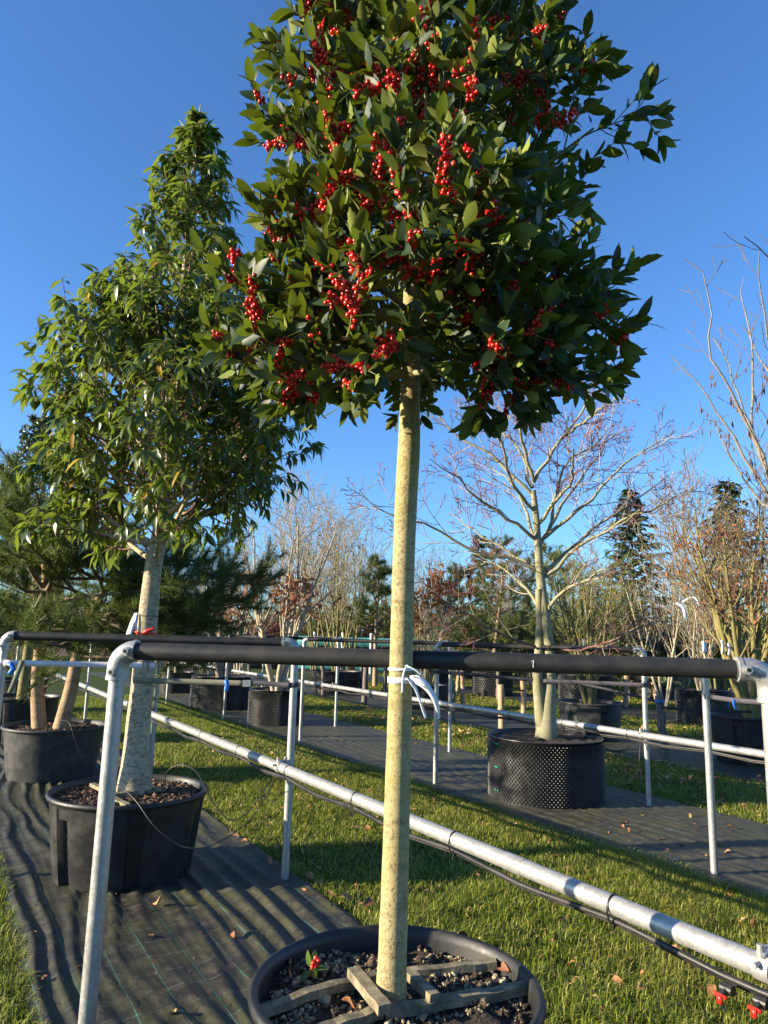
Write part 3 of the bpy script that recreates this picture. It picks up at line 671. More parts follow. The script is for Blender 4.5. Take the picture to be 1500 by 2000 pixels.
# --- wooden stakes
def stake(foot, top, r, mat, label, group):
    foot = np.array([foot[0], foot[1], -.05]); top = np.asarray(top, float)
    w = np.linspace(0, 1, 10)[:, None]; rr = np.random.default_rng(int(abs(foot[0]*100)))
    P = foot*(1-w)+top*w + rr.normal(0, .006, (10, 3))*np.array([1, 1, 0])
    Rv = r*(1.04-.08*w[:, 0])*(1+rr.normal(0, .025, 10)); d = unit(top-foot)
    P = np.vstack([P, P[-1]+d*.008]); Rv = np.append(Rv, r*.8)
    o = G().addp(btubes(P[None], Rv[None], 12, True)).obj('wooden_stake', M[mat], org=foot); tag(o, label, 'stake', group); return o
for (fx, fy, tx, ty, r, mt, lb) in (
    (980, 1425, 978, 1338, .058, 'stake_pale', 'pale peeled stake just behind the rim of the broad studded pot'),
    (1024, 1403, 1022, 1326, .05, 'stake_pale', 'pale peeled stake in autumn leaves, bound by a dark band'),
    (1302, 1487, 1287, 1360, .055, 'stake_grey', 'weathered grey leaning stake with a blue band'),
    (905, 1386, 902, 1300, .045, 'stake_pale', 'slim pale stake between two darker stakes beyond the pipe'),
    (884, 1412, 886, 1330, .042, 'stake_grey', 'dark stake hidden by the galvanised post'),
    (892, 1356, 897, 1300, .05, 'stake_pale', 'short crooked stake leaning against a slim pale stake'),
    (1139, 1437, 1138, 1367, .058, 'stake_pale', 'pale stake in front of the ribbed pot of olive stems'),
    (1222, 1382, 1224, 1296, .06, 'stake_pale', 'pale stake on the far grass beside a black container'),
    (1283, 1368, 1275, 1330, .055, 'stake_pale', 'stump-like brown stake behind the leaning grey one'),
    (710, 1378, 716, 1295, .06, 'stake_grey', 'tilted grey stake on the cloth by the holly trunk'),
    (632, 1360, 630, 1295, .05, 'stake_grey', 'grey stake in front of the wide black tub'),
    (752, 1359, 753, 1295, .05, 'stake_grey', 'grey stake almost touching the holly trunk outline'),
    (705, 1350, 706, 1298, .045, 'stake_grey', 'dark stake behind the tilted grey stake'),
    (665, 1328, 666, 1296, .05, 'stake_pale', 'far pale stake by the sunlit grass patch'),
    (925, 1345, 925, 1296, .05, 'stake_pale', 'far pale stake beside the upright studded pot'),
    (830, 1375, 832, 1300, .05, 'stake_grey', 'grey stake seen beside the hanging white label'),
    (1050, 1372, 1046, 1300, .05, 'stake_grey', 'shaded stake behind the stems of the bare tree'),
    (972, 1366, 974, 1305, .05, 'stake_grey', 'brown stake standing before the upright studded pot'),
    (1443, 1412, 1432, 1345, .09, 'stake_pale', 'thick pale stake by the blue strap tail'),
    (1122, 1380, 1123, 1330, .05, 'stake_pale', 'pale stake beside the half hidden studded pot'),
    (378, 1322, 379, 1290, .05, 'stake_grey', 'small stake behind the wide studded pot'),
    (487, 1328, 486, 1298, .05, 'stake_grey', 'grey stake behind the gnarled trunk')):
    f = gp(fx, fy); tp = at(tx, ty, f[1]); stake(f, tp, r, mt, lb, 'wooden stakes along the far rows')
# ------------------------------------------------------------------ growing branches
def interp_path(P, f):
    x = f*(len(P)-1); i = min(int(x), len(P)-2); w = x-i
    return P[i]*(1-w)+P[i+1]*w, unit(P[i+1]-P[i])
def perp(d, az):
    ref = np.array([0, 0, 1.]) if abs(d[2]) < .9 else np.array([1., 0, 0])
    u = np.cross(d, ref); u /= np.linalg.norm(u); v = np.cross(d, u); return u*math.cos(az)+v*math.sin(az)
def grow(r, p, d, L, rad, lvl, sp, out, m=6):
    pts = [p]; dd = np.array(d, float); st = L/(m-1)
    wob = sp['wob'][lvl]; tr = sp['trop'][lvl]
    for i in range(m-1):
        dd = dd + r.normal(0, wob, 3); dd[2] += tr; dd /= np.linalg.norm(dd); pts.append(pts[-1]+dd*st)
    P = np.array(pts); tip = sp['tip'][lvl] if 'tip' in sp else .25
    out.append((lvl, P, np.linspace(rad, max(rad*tip, sp.get('rmin', .0015)), m)))
    branch_off(r, P, L, rad, lvl, sp, out, m, tip)
def branch_off(r, P, L, rad, lvl, sp, out, m=6, tip=.25):
    if lvl >= len(sp['n']): return
    n = sp['n'][lvl]; n = int(n) + (r.random() < n-int(n)); az = r.uniform(0, 6.28)
    for i in range(n):
        f = sp['f0'][lvl] + (.98-sp['f0'][lvl])*(i+.2+.6*r.random())/n
        q, t = interp_path(P, f); az += 2.4+r.normal(0, .35)
        a = R_(sp['ang'][lvl]+r.normal(0, 8)); pd = perp(t, az)
        if 'flat' in sp: pd[2] *= sp['flat']; pd = pd/(np.linalg.norm(pd)+1e-9)
        c = t*math.cos(a)+pd*math.sin(a)
        grow(r, q, c, L*sp['len'][lvl]*(1.15-.6*f)*r.uniform(.75, 1.25), max(rad*(1-(1-tip)*f)*sp['rr'][lvl], sp.get('rmin', .0015)), lvl+1, sp, out, m if lvl < 1 else max(4, m-1))
def branches_geo(out, lv, sides, gg=None):
    gg = gg or G(); groups = {}
    for l, P, Rr in out:
        if l in lv: groups.setdefault(len(P), []).append((P, Rr))
    for mm, li in groups.items():
        gg.addp(btubes(np.array([x[0] for x in li]), np.array([x[1] for x in li]), sides))
    return gg
def shoots_from(out, lv):
    A = [(P[0], P[-1], np.linalg.norm(np.diff(P, axis=0), axis=1).sum(), P) for l, P, _ in out if l in lv]
    return [a[3] for a in A]

# leaf templates: length along +Y, upper face +Z
def leaf_tmpl(ys, ws, fold=.05, curl=.15, spine=None, curlp=2.0):
    V = []; ys = list(ys)
    for i, (y, w) in enumerate(zip(ys, ws)):
        zc = -curl*y**curlp
        if w < 1e-6: V.append([(0, y, zc)])
        else: V.append([(-w, y, zc+fold*w/.2), (0, y, zc), (w, y, zc+fold*w/.2)])
    flat = []; idx = []
    for row in V:
        idx.append([len(flat)+k for k in range(len(row))]); flat += row
    q = []; t = []
    for a, b in zip(idx[:-1], idx[1:]):
        if len(a) == 3 and len(b) == 3: q += [[a[0], a[1], b[1], b[0]], [a[1], a[2], b[2], b[1]]]
        elif len(b) == 1: t += [[a[0], a[1], b[0]], [a[1], a[2], b[0]]]
        elif len(a) == 1: t += [[a[0], b[1], b[0]], [a[0], b[2], b[1]]]
    fs = []
    if q: fs.append(np.array(q))
    if t: fs.append(np.array(t))
    return np.array(flat, float), fs
HOLLY_T = [leaf_tmpl((0, .1, .2, .36, .44, .6, .68, .84, .9, 1), (.012, .014, .12, .2, .185, .215, .17, .135, .075, 0), .055, .12),
           leaf_tmpl((0, .1, .22, .4, .6, .8, 1), (.012, .014, .13, .2, .195, .13, 0), .05, .18),
           leaf_tmpl((0, .09, .2, .34, .4, .56, .62, .8, .85, 1), (.012, .014, .12, .215, .16, .23, .165, .15, .08, 0), .09, .05),
           leaf_tmpl((0, .1, .22, .42, .62, .82, 1), (.012, .012, .11, .18, .18, .12, 0), .02, .28)]
LAUREL_T = [leaf_tmpl((0, .12, .3, .5, .7, .88, 1), (.01, .06, .155, .18, .14, .065, 0), .05, .55, curlp=1.7),
            leaf_tmpl((0, .12, .3, .55, .8, 1), (.01, .06, .15, .165, .09, 0), .06, .38, curlp=1.9)]
SIMPLE_T = leaf_tmpl((0, .35, .7, 1), (.02, .24, .2, 0), .05, .15)
def leaves_on(paths, r, spacing, ang, size, droop=0.0, f0=.25, whorl_tip=3):
    """leaf frames along shoot polylines: returns pos, X, Y, Z, scale"""
    Ps, Ts, Az, Fr = [], [], [], []
    for P in paths:
        L = np.linalg.norm(np.diff(P, axis=0), axis=1).sum(); n = max(3, int(L*(1-f0)/spacing)); az = r.uniform(0, 6.28)
        for i in range(n+whorl_tip):
            f = f0+(1-f0)*min(1, i/n); q, t = interp_path(P, f); az += 2.4
            Ps.append(q); Ts.append(t); Az.append(az); Fr.append(1.0 if i >= n else .0)
    Ps = np.array(Ps); Ts = np.array(Ts); Az = np.array(Az)+r.normal(0, .3, len(Az)); Fr = np.array(Fr); N = len(Ps)
    ref = np.where(np.abs(Ts[:, 2:3]) < .9, np.array([[0, 0, 1.]]), np.array([[1., 0, 0]])); u = unit(np.cross(Ts, ref)); v = np.cross(Ts, u)
    pd = u*np.cos(Az)[:, None]+v*np.sin(Az)[:, None]
    a = np.radians(ang-18*Fr+r.normal(0, 12, N))
    Y = Ts*np.cos(a)[:, None]+pd*np.sin(a)[:, None]; Y[:, 2] -= droop
    Zh = Ts*np.sin(a)[:, None]-pd*np.cos(a)[:, None]
    if droop: Zh = Zh*.3+np.array([0, 0, 1.])
    Zh = Zh+r.normal(0, .25, (N, 3))
    X, Y, Z = frame_of(Y, Zh); s = size*r.uniform(.65, 1.2, N)
    return Ps, X, Y, Z, s
def place_leaves(root, Ps, X, Y, Z, s, tmpls, mat, nobj, crown_name='foliage', keep=None, name='leaf'):
    """the largest in view as single objects, the rest as one foliage part"""
    r = np.random.default_rng(5); N = len(Ps); tid = r.integers(0, len(tmpls), N); single = np.zeros(N, bool)
    if nobj:
        px, py, kz = proj(Ps+Y*s[:, None]*.5); ok = (px > 0) & (px < 1500) & (py > 0) & (py < 2000) & (kz > .2)
        face = np.abs((unit(Ps-CAMP)*Z).sum(1)); score = np.where(ok, s*(.35+face)/kz, -1); single[np.argsort(-score)[:nobj]] = True
        mes = [G().addp(t).mesh(name, mat) for t in tmpls]; org = ORG[root.name]
        for i in np.where(single)[0]:
            o = bpy.data.objects.new(name, mes[tid[i]]); COL.objects.link(o); o.parent = root; p = Ps[i]-org; k = s[i]
            o.matrix_basis = Matrix([[X[i][a]*k, Y[i][a]*k, Z[i][a]*k, p[a]] for a in range(3)]+[[0, 0, 0, 1]])
    gg = G()
    for t in range(len(tmpls)):
        k = (tid == t) & ~single
        if k.any(): gg.addp(scatter(*tmpls[t], Ps[k], X[k], Y[k], Z[k], s[k]))
    return gg.obj(crown_name, mat, root, kind='stuff')

# ------------------------------------------------------------------ the holly
def px_path(pts, Y): return np.array([at(x, y, Y if np.ndim(Y) == 0 else Y[i]) for i, (x, y) in enumerate(pts)])
HY = 2.09
hpts = px_path([(763, 1965), (766, 1880), (772, 1700), (783, 1310), (789, 1080), (795, 940), (799, 870), (801, 780), (804, 640), (810, 400), (817, 170), (822, 20)], HY)
top = hpts[-1]
hpts = np.vstack([hpts, [top+np.array([.01, 0, .4]), top+np.array([.0, 0.01, .8])]])
hrad = [.043, .039, .037, .0335, .0325, .034, .034, .030, .0295, .027, .023, .02, .013, .004]
hol = thing('holly_tree', 'berried holly standard with tall bare yellowish trunk in the front pot', 'tree', (hpts[0][0], hpts[0][1], HPH-.062))
_P = resample(hpts, 60); _d = np.concatenate([[0], np.cumsum(np.linalg.norm(np.diff(hpts, axis=0), axis=1))])
_s = np.linspace(0, 1, 60); _R = np.interp(_s, _d/_d[-1], hrad)
_R *= 1+.018*np.sin(_s*160)*np.sin(_s*31)
G().addp(btubes(_P[None], _R[None], 28, True)).obj('trunk', M['bark_holly'], hol)
_PH, _RH = _P, _R
r = np.random.default_rng(21)
env = lambda z: np.interp(z, [2.1, 2.3, 2.5, 2.7, 3.0, 3.3, 3.6, 3.9, 4.35], [.34, .52, .61, .64, .6, .5, .39, .27, .06])
sp = dict(n=[5.6, 4.0, 0], f0=[.28, .2, .2], ang=[48, 46, 40], len=[.5, .62, .5], rr=[.6, .6, .6], wob=[.09, .1, .12, .1], trop=[.03, .09, .1, .1], tip=[.4, .4, .4, .4], rmin=.0016)
out = []
az = 0
hz = np.concatenate([np.linspace(2.36, 4.3, 50), np.linspace(2.27, 2.5, 22)])
for i, z in enumerate(hz):
    az += 2.4+r.normal(0, .2); k = np.argmin(np.abs(_P[:, 2]-z)); p = _P[k]
    Rm = env(z+.16)*r.uniform(.82, 1.06); el = (r.uniform(.28, .75) if z > 2.55 else r.uniform(-.2, .3))+.2*math.sin(az)
    d = unit(np.array([math.cos(az), math.sin(az), el])); L = Rm/math.hypot(d[0], d[1])*.92*(1.12 if d[0] > .3 and z > 2.6 else .88 if d[0] < -.3 else 1.0)
    grow(r, p, d, L, _R[k]*.34, 0, sp, out, 7)
# three hanging bottom sprays
SPR = []
for (a, b, c) in (((800, 640), (690, 700), (560, 770)), ((810, 640), (900, 690), (985, 770)), ((810, 620), (1010, 670), (1090, 768))):
    Yv = (HY, HY-.2, HY-.28); P = resample(px_path([a, b, c], Yv), 7); L = np.linalg.norm(np.diff(P, axis=0), axis=1).sum()
    SPR += list(P[3:]); out.append((0, P, np.linspace(.009, .003, 7))); s2 = dict(sp); s2['n'] = [5, 3, 0]; s2['f0'] = [.5, .2, .2]; s2['len'] = [.28, .6, .5]; branch_off(r, P, L, .009, 0, s2, out)
def spray_idx(Q):
    c = np.array(SPR); d = np.linalg.norm(Q[:, None]-c[None], axis=2).min(1); return np.where(d < .1)[0]
def low(Q): return (Q[:, 2] < 2.2+.27*(Q[:, 1]-HY)) & ~np.isin(np.arange(len(Q)), spray_idx(Q))
out = [b_ for b_ in out if not (b_[0] > 0 and low(b_[1]).mean() > .3)]
branches_geo(out, (0,), 8).obj('branches', M['bark_green'], hol, kind='stuff')
branches_geo(out, (1, 2), 5).obj('twigs', M['twig_green'], hol)
paths = shoots_from(out, (1, 2))
Ps, X, Y, Z, s = leaves_on(paths, r, .0235, 42, .076, f0=.2, whorl_tip=4)
# a hard upper limit on how far shoots stand out
place_leaves(hol, Ps, X, Y, Z, s, HOLLY_T, M['holly_leaf'], 300)
# berries in clusters on the older wood
def sph_tmpl(k=8, m=5):
    V = [(0, 0, -1)]
    for i in range(1, m):
        t = -math.pi/2+math.pi*i/m
        V += [(math.cos(t)*math.cos(2*math.pi*j/k), math.cos(t)*math.sin(2*math.pi*j/k), math.sin(t)*1.08) for j in range(k)]
    V.append((0, 0, 1)); n = len(V)
    q = [[1+i*k+j, 1+i*k+(j+1) % k, 1+(i+1)*k+(j+1) % k, 1+(i+1)*k+j] for i in range(m-2) for j in range(k)]
    t = [[0, 1+(j+1) % k, 1+j] for j in range(k)]+[[n-1, n-1-k+j, n-1-k+(j+1) % k] for j in range(k)]
    return np.array(V, float), [np.array(q), np.array(t)]
BT = sph_tmpl()
bme = G().addp((BT[0]*.0065, BT[1])).mesh('berry', M['berry'])
cand = [P for l, P, _ in out if l in (1, 2)]
pos = np.array([interp_path(P, r.uniform(.25, .7))[0] for P in cand]); ax = np.array([unit(P[-1]-P[0]) for P in cand])
axis_xy = np.array([hpts[6][0], HY]); rel = pos[:, :2]-axis_xy; rad_ = np.linalg.norm(rel, axis=1)
px, py, kz = proj(pos); toward = (-rel[:, 1])/(rad_+1e-6)
w = (rad_ > .3)*(.45+.8*np.clip(toward, -.4, 1))*np.where(px < 830, 1.25, .8); w = np.clip(w, 0, None)*(py < 800)
inb = (px > 0) & (px < 1500) & (py > -30)
order = np.argsort(-(w*r.random(len(w))**.7*np.where(inb, 1, .5)))
chosen = []
for i in order:
    if all(np.linalg.norm(pos[i]-pos[j]) > .05 for j in chosen): chosen.append(i)
    if len(chosen) >= 190: break
chosen = sorted(chosen, key=lambda i: kz[i] if inb[i] else 99)
nb = 0
for ci in chosen:
    n = int(r.integers(13, 36)); ln = r.uniform(.02, .05)
    base = pos[ci]+ax[ci]*(r.uniform(-.5, .5, n)*ln*1.7)[:, None]; dv = unit(r.normal(size=(n, 3))*np.array([1, 1, .8])+np.array([0, 0, .1]))
    bp = base+dv*r.uniform(.008, .017, n)[:, None]
    for _ in range(6):                                  # push berries apart
        D = bp[:, None]-bp[None]; dist = np.linalg.norm(D, axis=2)+np.eye(n); k_ = np.clip(.0128-dist, 0, 1)*(1-np.eye(n)); bp = bp+(D/dist[..., None]*k_[..., None]*.5).sum(1)
    st = G().addp(btubes(np.stack([base, (base+bp)/2+[0, 0, -.001], bp], 1), np.full((n, 3), .0008), 4))
    st_b = nb < 290
    if not st_b:
        q = np.repeat(np.eye(3)[None], n, 0); V, F = scatter(BT[0]*.0065, BT[1], bp, q[:, 0], q[:, 1], q[:, 2], r.uniform(.82, 1.12, n)); st.addp((V, F), 1)
    co = st.obj('berry_cluster', [M['twig_green'], M['berry']], hol)
    if st_b:
        for b_ in bp:
            o = bpy.data.objects.new('berry', bme); COL.objects.link(o); o.parent = co; o.location = tuple(b_-ORG[hol.name]); k = r.uniform(.85, 1.12); o.scale = (k, k, k); nb += 1

# ------------------------------------------------------------------ the pale-barked evergreen (second pot)
TY = 4.8
tp = px_path([(262, 1560), (268, 1440), (281, 1300), (298, 1120), (318, 1000), (345, 700), (372, 420), (386, 260), (392, 205)], TY)
ever = thing('evergreen_tree', 'conical drooping-leaved evergreen with pale flaking trunk and red ribbon', 'tree', (tp[0][0], tp[0][1], .455))
tr_ = [.108, .078, .068, .058, .05, .034, .018, .01, .004]
TP = resample(tp, 50); _d = np.concatenate([[0], np.cumsum(np.linalg.norm(np.diff(tp, axis=0), axis=1))]); TR = np.interp(np.linspace(0, 1, 50), _d/_d[-1], tr_)
TR[:3] *= np.array([1.12, 1.05, 1.0]); TR *= 1+.02*np.sin(np.arange(50)*1.7)
G().addp(btubes(TP[None], TR[None], 24, True)).obj('trunk', M['bark_white'], ever)
r = np.random.default_rng(33); out = []
env2 = lambda z: np.interp(z, [1.9, 2.15, 2.5, 3.0, 3.5, 3.9, 4.3, 4.8, 5.2, 5.45], [.72, .98, 1.06, .92, .7, .54, .40, .3, .22, .08])
sp2 = dict(n=[6.4, 3.0, 0], f0=[.25, .25, .2], ang=[38, 40, 40], len=[.42, .6, .5], rr=[.55, .6, .6], wob=[.05, .08, .1], trop=[.05, .06, .06], tip=[.35, .4, .4], rmin=.002)
az = 0
for z in np.concatenate([np.linspace(1.98, 3.4, 66), np.linspace(3.42, 5.2, 30)]):
    az += 2.4+r.normal(0, .2); k = np.argmin(np.abs(TP[:, 2]-z)); el = np.interp(z, [1.9, 2.6, 5.3], [.25, .6, 1.1])+r.normal(0, .1)
    d = unit(np.array([math.cos(az), math.sin(az), el])); L = env2(z+.3*el)*r.uniform(.8, 1.06)/math.hypot(d[0], d[1])*.9
    grow(r, TP[k], d, max(L, .1), TR[k]*.36, 0, sp2, out, 7)
branches_geo(out, (0,), 7).obj('branches', M['bark_tan'], ever, kind='stuff'); branches_geo(out, (1, 2), 4).obj('twigs', M['twig_red'], ever)
L_ = leaves_on(shoots_from(out, (1, 2)), r, .05, 58, .1, droop=.75, f0=.25, whorl_tip=4)
_k = r.random(len(L_[0])) > np.interp(L_[0][:, 2], [3.3, 4.2, 4.9], [.0, .42, .6]); L_ = tuple(a_[_k] for a_ in L_)
place_leaves(ever, *L_, LAUREL_T, M['laurel_leaf'], 300)

# ------------------------------------------------------------------ pines
def tuft_tmpl(n=34, L=1.0, w=.024, spread=(15, 70), seed=1):
    r = np.random.default_rng(seed); V = []; F = []
    for i in range(n):
        a = r.uniform(0, 6.283); th = R_(r.uniform(*spread)); l = L*r.uniform(.7, 1.1); y0 = r.uniform(-.75, .1)*L
        d = np.array([math.sin(th)*math.cos(a), math.cos(th), math.sin(th)*math.sin(a)]); s = unit(np.cross(d, r.normal(size=3)))*w
        b = np.array([0, y0, 0]); V += [b-s, b+s, b+d*l]; F.append([3*i, 3*i+1, 3*i+2])
    return np.array(V), [np.array(F)]
TUFTS = [tuft_tmpl(seed=i) for i in range(3)]
def pine_crown(root, paths, r, Ln, spacing, mat='needle', f0=.3, name='needles', wfac=1.0):
    Ps, Ts = [], []
    for P in paths:
        L = np.linalg.norm(np.diff(P, axis=0), axis=1).sum(); n = max(2, int(L*(1-f0)/spacing)+1)
        for i in range(n):
            q, t = interp_path(P, f0+(1-f0)*i/max(1, n-1)); Ps.append(q); Ts.append(t)
    Ps = np.array(Ps); Ts = np.array(Ts); gg = G(); tid = r.integers(0, 3, len(Ps))
    for t in range(3):
        k = tid == t; N = k.sum()
        if N:
            X, Y, Z = frame_of(Ts[k]+r.normal(0, .15, (N, 3)), r.normal(size=(N, 3))); sc = Ln*r.uniform(.75, 1.15, N)
            gg.addp(scatter(TUFTS[t][0]*np.array([1, 1, 1]), TUFTS[t][1], Ps[k], X, Y, Z, sc))
    return gg.obj(name, M[mat], root, smooth=False, kind='stuff')
r = np.random.default_rng(44)
pine = thing('pine_tree', 'two-stemmed spreading pine in the scuffed black pot', 'tree', (P3[0], P3[1], .47))
sA1 = px_path([(77, 1428), (73, 1330), (82, 1230), (90, 1120), (70, 1000)], P3[1]); sA2 = px_path([(118, 1425), (140, 1340), (160, 1240), (200, 1160), (260, 1100)], (P3[1], P3[1], P3[1]+.1, P3[1]+.3, P3[1]+.5))
gg = G().addp(tube(sA1, [.075, .06, .05, .04, .02], 12)); gg.obj('trunk', M['bark_pine'], pine)
G().addp(tube(sA2, [.08, .065, .052, .04, .02], 12)).obj('trunk', M['bark_pine'], pine)
spp = dict(n=[6, 3.2, 0], f0=[.3, .3, .2], ang=[48, 42, 40], len=[.5, .6, .5], rr=[.55, .6, .6], wob=[.07, .1, .1], trop=[.02, .08, .1], tip=[.4, .5, .5], rmin=.004, flat=.55)
out = []
for stem in (sA1, sA2):
    Pm = resample(stem, 30)
    for i, f in enumerate(np.linspace(.38, 1, 17)):
        q, t = interp_path(Pm, f); az = i*2.4+r.normal(0, .3); d = unit(np.array([math.cos(az), math.sin(az)*.8, r.uniform(-.1, .45)])); grow(r, q, d, np.interp(f, [.38, .7, 1], [1.3, 1.5, .8])*r.uniform(.7, 1.1), .022, 0, spp, out, 7)
for px_, py_, yy in ((510, 1120, 7.9), (470, 1180, 7.6), (505, 1165, 8.1), (380, 1228, 7.3), (25, 1010, 7.2), (0, 1100, 7.0), (20, 990, 7.8), (440, 1110, 8.2), (180, 1240, 6.9), (260, 1150, 7.1), (120, 1060, 7.0), (20, 1200, 6.9), (330, 1130, 7.2)):
    e_ = at(px_, py_, yy); b_, _ = interp_path(resample(sA2 if px_ > 150 else sA1, 20), .62); P = resample([b_, (b_+e_)/2+[0, 0, -.12], e_], 7); L = np.linalg.norm(e_-b_)
    out.append((0, P, np.linspace(.025, .008, 7))); s2 = dict(spp); s2['f0'] = [.35, .3, .2]; branch_off(r, P, L, .02, 0, s2, out)
branches_geo(out, (0, 1, 2), 5).obj('branches', M['twig'], pine, kind='stuff'); pine_crown(pine, shoots_from(out, (1, 2)), r, .125, .06)

def make_pine(name, label, loc, Hh, Rr, seed, Ln=.12, bare=.25, dens=16, tufts=.12, group=None, trunk_r=.06, stems=1, layered=False, mat='needle'):
    r = np.random.default_rng(seed); loc = np.asarray(loc, float); root = thing(name, label, 'tree', loc, group)
    tp_ = [loc, loc+[.05*r.normal(), .05*r.normal(), Hh*.4], loc+[.12*r.normal(), .1*r.normal(), Hh*.75], loc+[.1*r.normal(), 0, Hh]]
    P = resample(tp_, 24); G().addp(btubes(P[None], np.linspace(trunk_r, .012, 24)[None], 8)).obj('trunk', M['bark_pine'], root)
    out = []; sp_ = dict(spp); sp_['n'] = [5, 2.5, 0]
    for i, f in enumerate(np.linspace(bare, .97, dens)):
        if layered and (i % 4) in (1, 2): continue
        q, t = interp_path(P, f); az = i*2.4; d = unit(np.array([math.cos(az), math.sin(az), r.uniform(0, .5)+f*.4])); grow(r, q, d, Rr*(1.1-f*.75)*r.uniform(.7, 1.1), trunk_r*.3, 0, sp_, out, 6)
    branches_geo(out, (0, 1), 4).obj('branches', M['twig'], root); pine_crown(root, shoots_from(out, (1, 2)), r, Ln, tufts, mat); return root
# ------------------------------------------------------------------ the bare red-twigged tree
r = np.random.default_rng(55); DY = 7.25
dog = thing('bare_tree', 'bare spreading tree with reddish twig tips in the broad studded pot', 'tree', (B1[0]+.1, DY, .54))
c6 = lambda l: [(700+x/2.143, 700+y/2.143) for x, y in l]
tk = px_path([(1067, 1446), (1069, 1400), (1074, 1320), (1072, 1262), (1062, 1180), (1055, 1120), (1049, 1040), (1046, 1000), (1041, 958)], DY)
G().addp(tube(tk, [.12, .076, .062, .055, .05, .046, .04, .036, .03], 14)).obj('trunk', M['bark_green'], dog)
tk2 = px_path([(1064, 1440), (1056, 1390), (1050, 1320), (1054, 1240), (1052, 1150)], (DY, DY, DY-.02, DY+.02, DY-.02))
G().addp(tube(tk2, [.08, .056, .048, .04, .034], 12)).obj('stem', M['bark_green'], dog)
limbs = [([(725, 565), (620, 480), (540, 400), (400, 310), (330, 230), (270, 160)], .3), ([(735, 515), (800, 400), (870, 310), (940, 220), (980, 110), (1030, 50)], -.2),
         ([(850, 335), (960, 250), (1110, 150)], -.5), ([(728, 540), (690, 420), (650, 355), (590, 290), (540, 190)], .9), ([(735, 520), (680, 300), (690, 240), (820, 215)], -.9),
         ([(745, 760), (650, 690), (520, 600), (430, 520), (300, 420)], -.5), ([(755, 890), (640, 840), (480, 800), (330, 730), (250, 690), (150, 670), (60, 620), (10, 560)], -.2),
         ([(760, 900), (700, 850), (600, 790), (490, 720), (390, 650)], .9), ([(790, 740), (830, 560), (870, 440), (990, 360), (1070, 270)], .8), ([(780, 750), (900, 650), (1000, 560), (1130, 430), (1330, 300)], -.3),
         ([(785, 890), (880, 800), (1000, 700), (1150, 600), (1300, 490)], .6), ([(775, 915), (950, 780), (1100, 680), (1260, 620), (1400, 540)], -.7), ([(795, 1060), (870, 970), (1000, 900), (1110, 870)], -1.0),
         ([(765, 1225), (600, 1150), (480, 1090), (350, 1000), (280, 950)], -.9), ([(800, 1225), (950, 1215), (1060, 1180), (1160, 1120)], -1.2), ([(740, 640), (640, 520), (590, 330), (560, 210)], -1.1),
         ([(760, 780), (860, 600), (1000, 420), (1050, 330)], 1.3), ([(755, 820), (690, 620), (640, 520), (530, 430)], 1.4), ([(768, 1060), (700, 960), (600, 880), (520, 850)], 1.0), ([(745, 700), (880, 520), (900, 380)], -1.4)]
spd = dict(n=[9, 5, 2.2], f0=[.18, .18, .2], ang=[40, 42, 45], len=[.34, .5, .55], rr=[.55, .6, .7], wob=[.05, .1, .13, .13], trop=[.05, .06, .06, .05], tip=[.3, .4, .5, .6], rmin=.0032)
out = []
for i, (l, dy) in enumerate(limbs):
    pts = c6(l); Yv = DY+dy*np.linspace(0, 1, len(l))**1.2; P = resample(px_path(pts, Yv), 12); L = np.linalg.norm(np.diff(P, axis=0), axis=1).sum()
    r0 = .021 if i not in (13, 14) else .012; P[1:-1] += r.normal(0, .012, P[1:-1].shape)
    G().addp(btubes(P[None], np.linspace(r0, .0045, 12)[None], 8)).obj('branch', M['bark_green'] if i not in (13, 14) else M['twig_red'], dog)
    branch_off(r, P, L, r0*.6, 0, spd, out)
branches_geo(out, (1,), 5).obj('branchlets', M['bark_tan'], dog); branches_geo(out, (2, 3), 3).obj('twigs', M['twig_red'], dog, kind='stuff')

# ------------------------------------------------------------------ the catkin tree standing at the right
r = np.random.default_rng(66); base = np.array([3.15, 4.75, .5])
smooth_pot('black pot under the catkin-bearing bare tree', base, .46, .4, .52, .04, mat='pot', seed=14)
cat = thing('catkin_tree', 'tall bare tree with dark hanging catkins and pale upright shoots', 'tree', base)
c7 = lambda l: [(1200+x/3.333, 400+y/3.333) for x, y in l]
fork = np.array([base[0]-.12, base[1], 1.15])
G().addp(tube([base-[0, 0, .05], base+[-.05, 0, .3], fork], [.07, .055, .05], 10)).obj('trunk', M['bark_grey'], cat)
stems = [[(1040, 1900), (995, 1720), (930, 1560), (870, 1430), (790, 1270), (720, 1150), (660, 1040), (600, 930), (600, 860), (625, 700), (610, 560), (570, 440), (460, 360)],
         [(1060, 2000), (870, 1700), (750, 1480), (640, 1300), (540, 1160), (370, 990)], [(1100, 1950), (1000, 1750), (890, 1410), (910, 1150), (880, 850), (830, 600), (850, 480)],
         [(1200, 1700), (1060, 1250), (1000, 1080), (900, 920), (870, 760)], [(1250, 1500), (1080, 1100), (1000, 880), (975, 650), (940, 400), (930, 300)], [(1200, 900), (1100, 500), (1000, 340), (850, 210)],
         [(1010, 1780), (800, 1230), (760, 1080), (650, 860)], [(1100, 2050), (1000, 1990), (880, 1850), (740, 1600), (640, 1400)], [(1350, 1500), (1300, 900), (1250, 400)], [(1500, 1500), (1600, 900), (1650, 500)]]
out = []; spc = dict(n=[9, 2], f0=[.2, .2], ang=[38, 40], len=[.2, .5], rr=[.5, .6], wob=[.05, .08, .1], trop=[.02, .08, .05], tip=[.3, .4, .5], rmin=.0022)
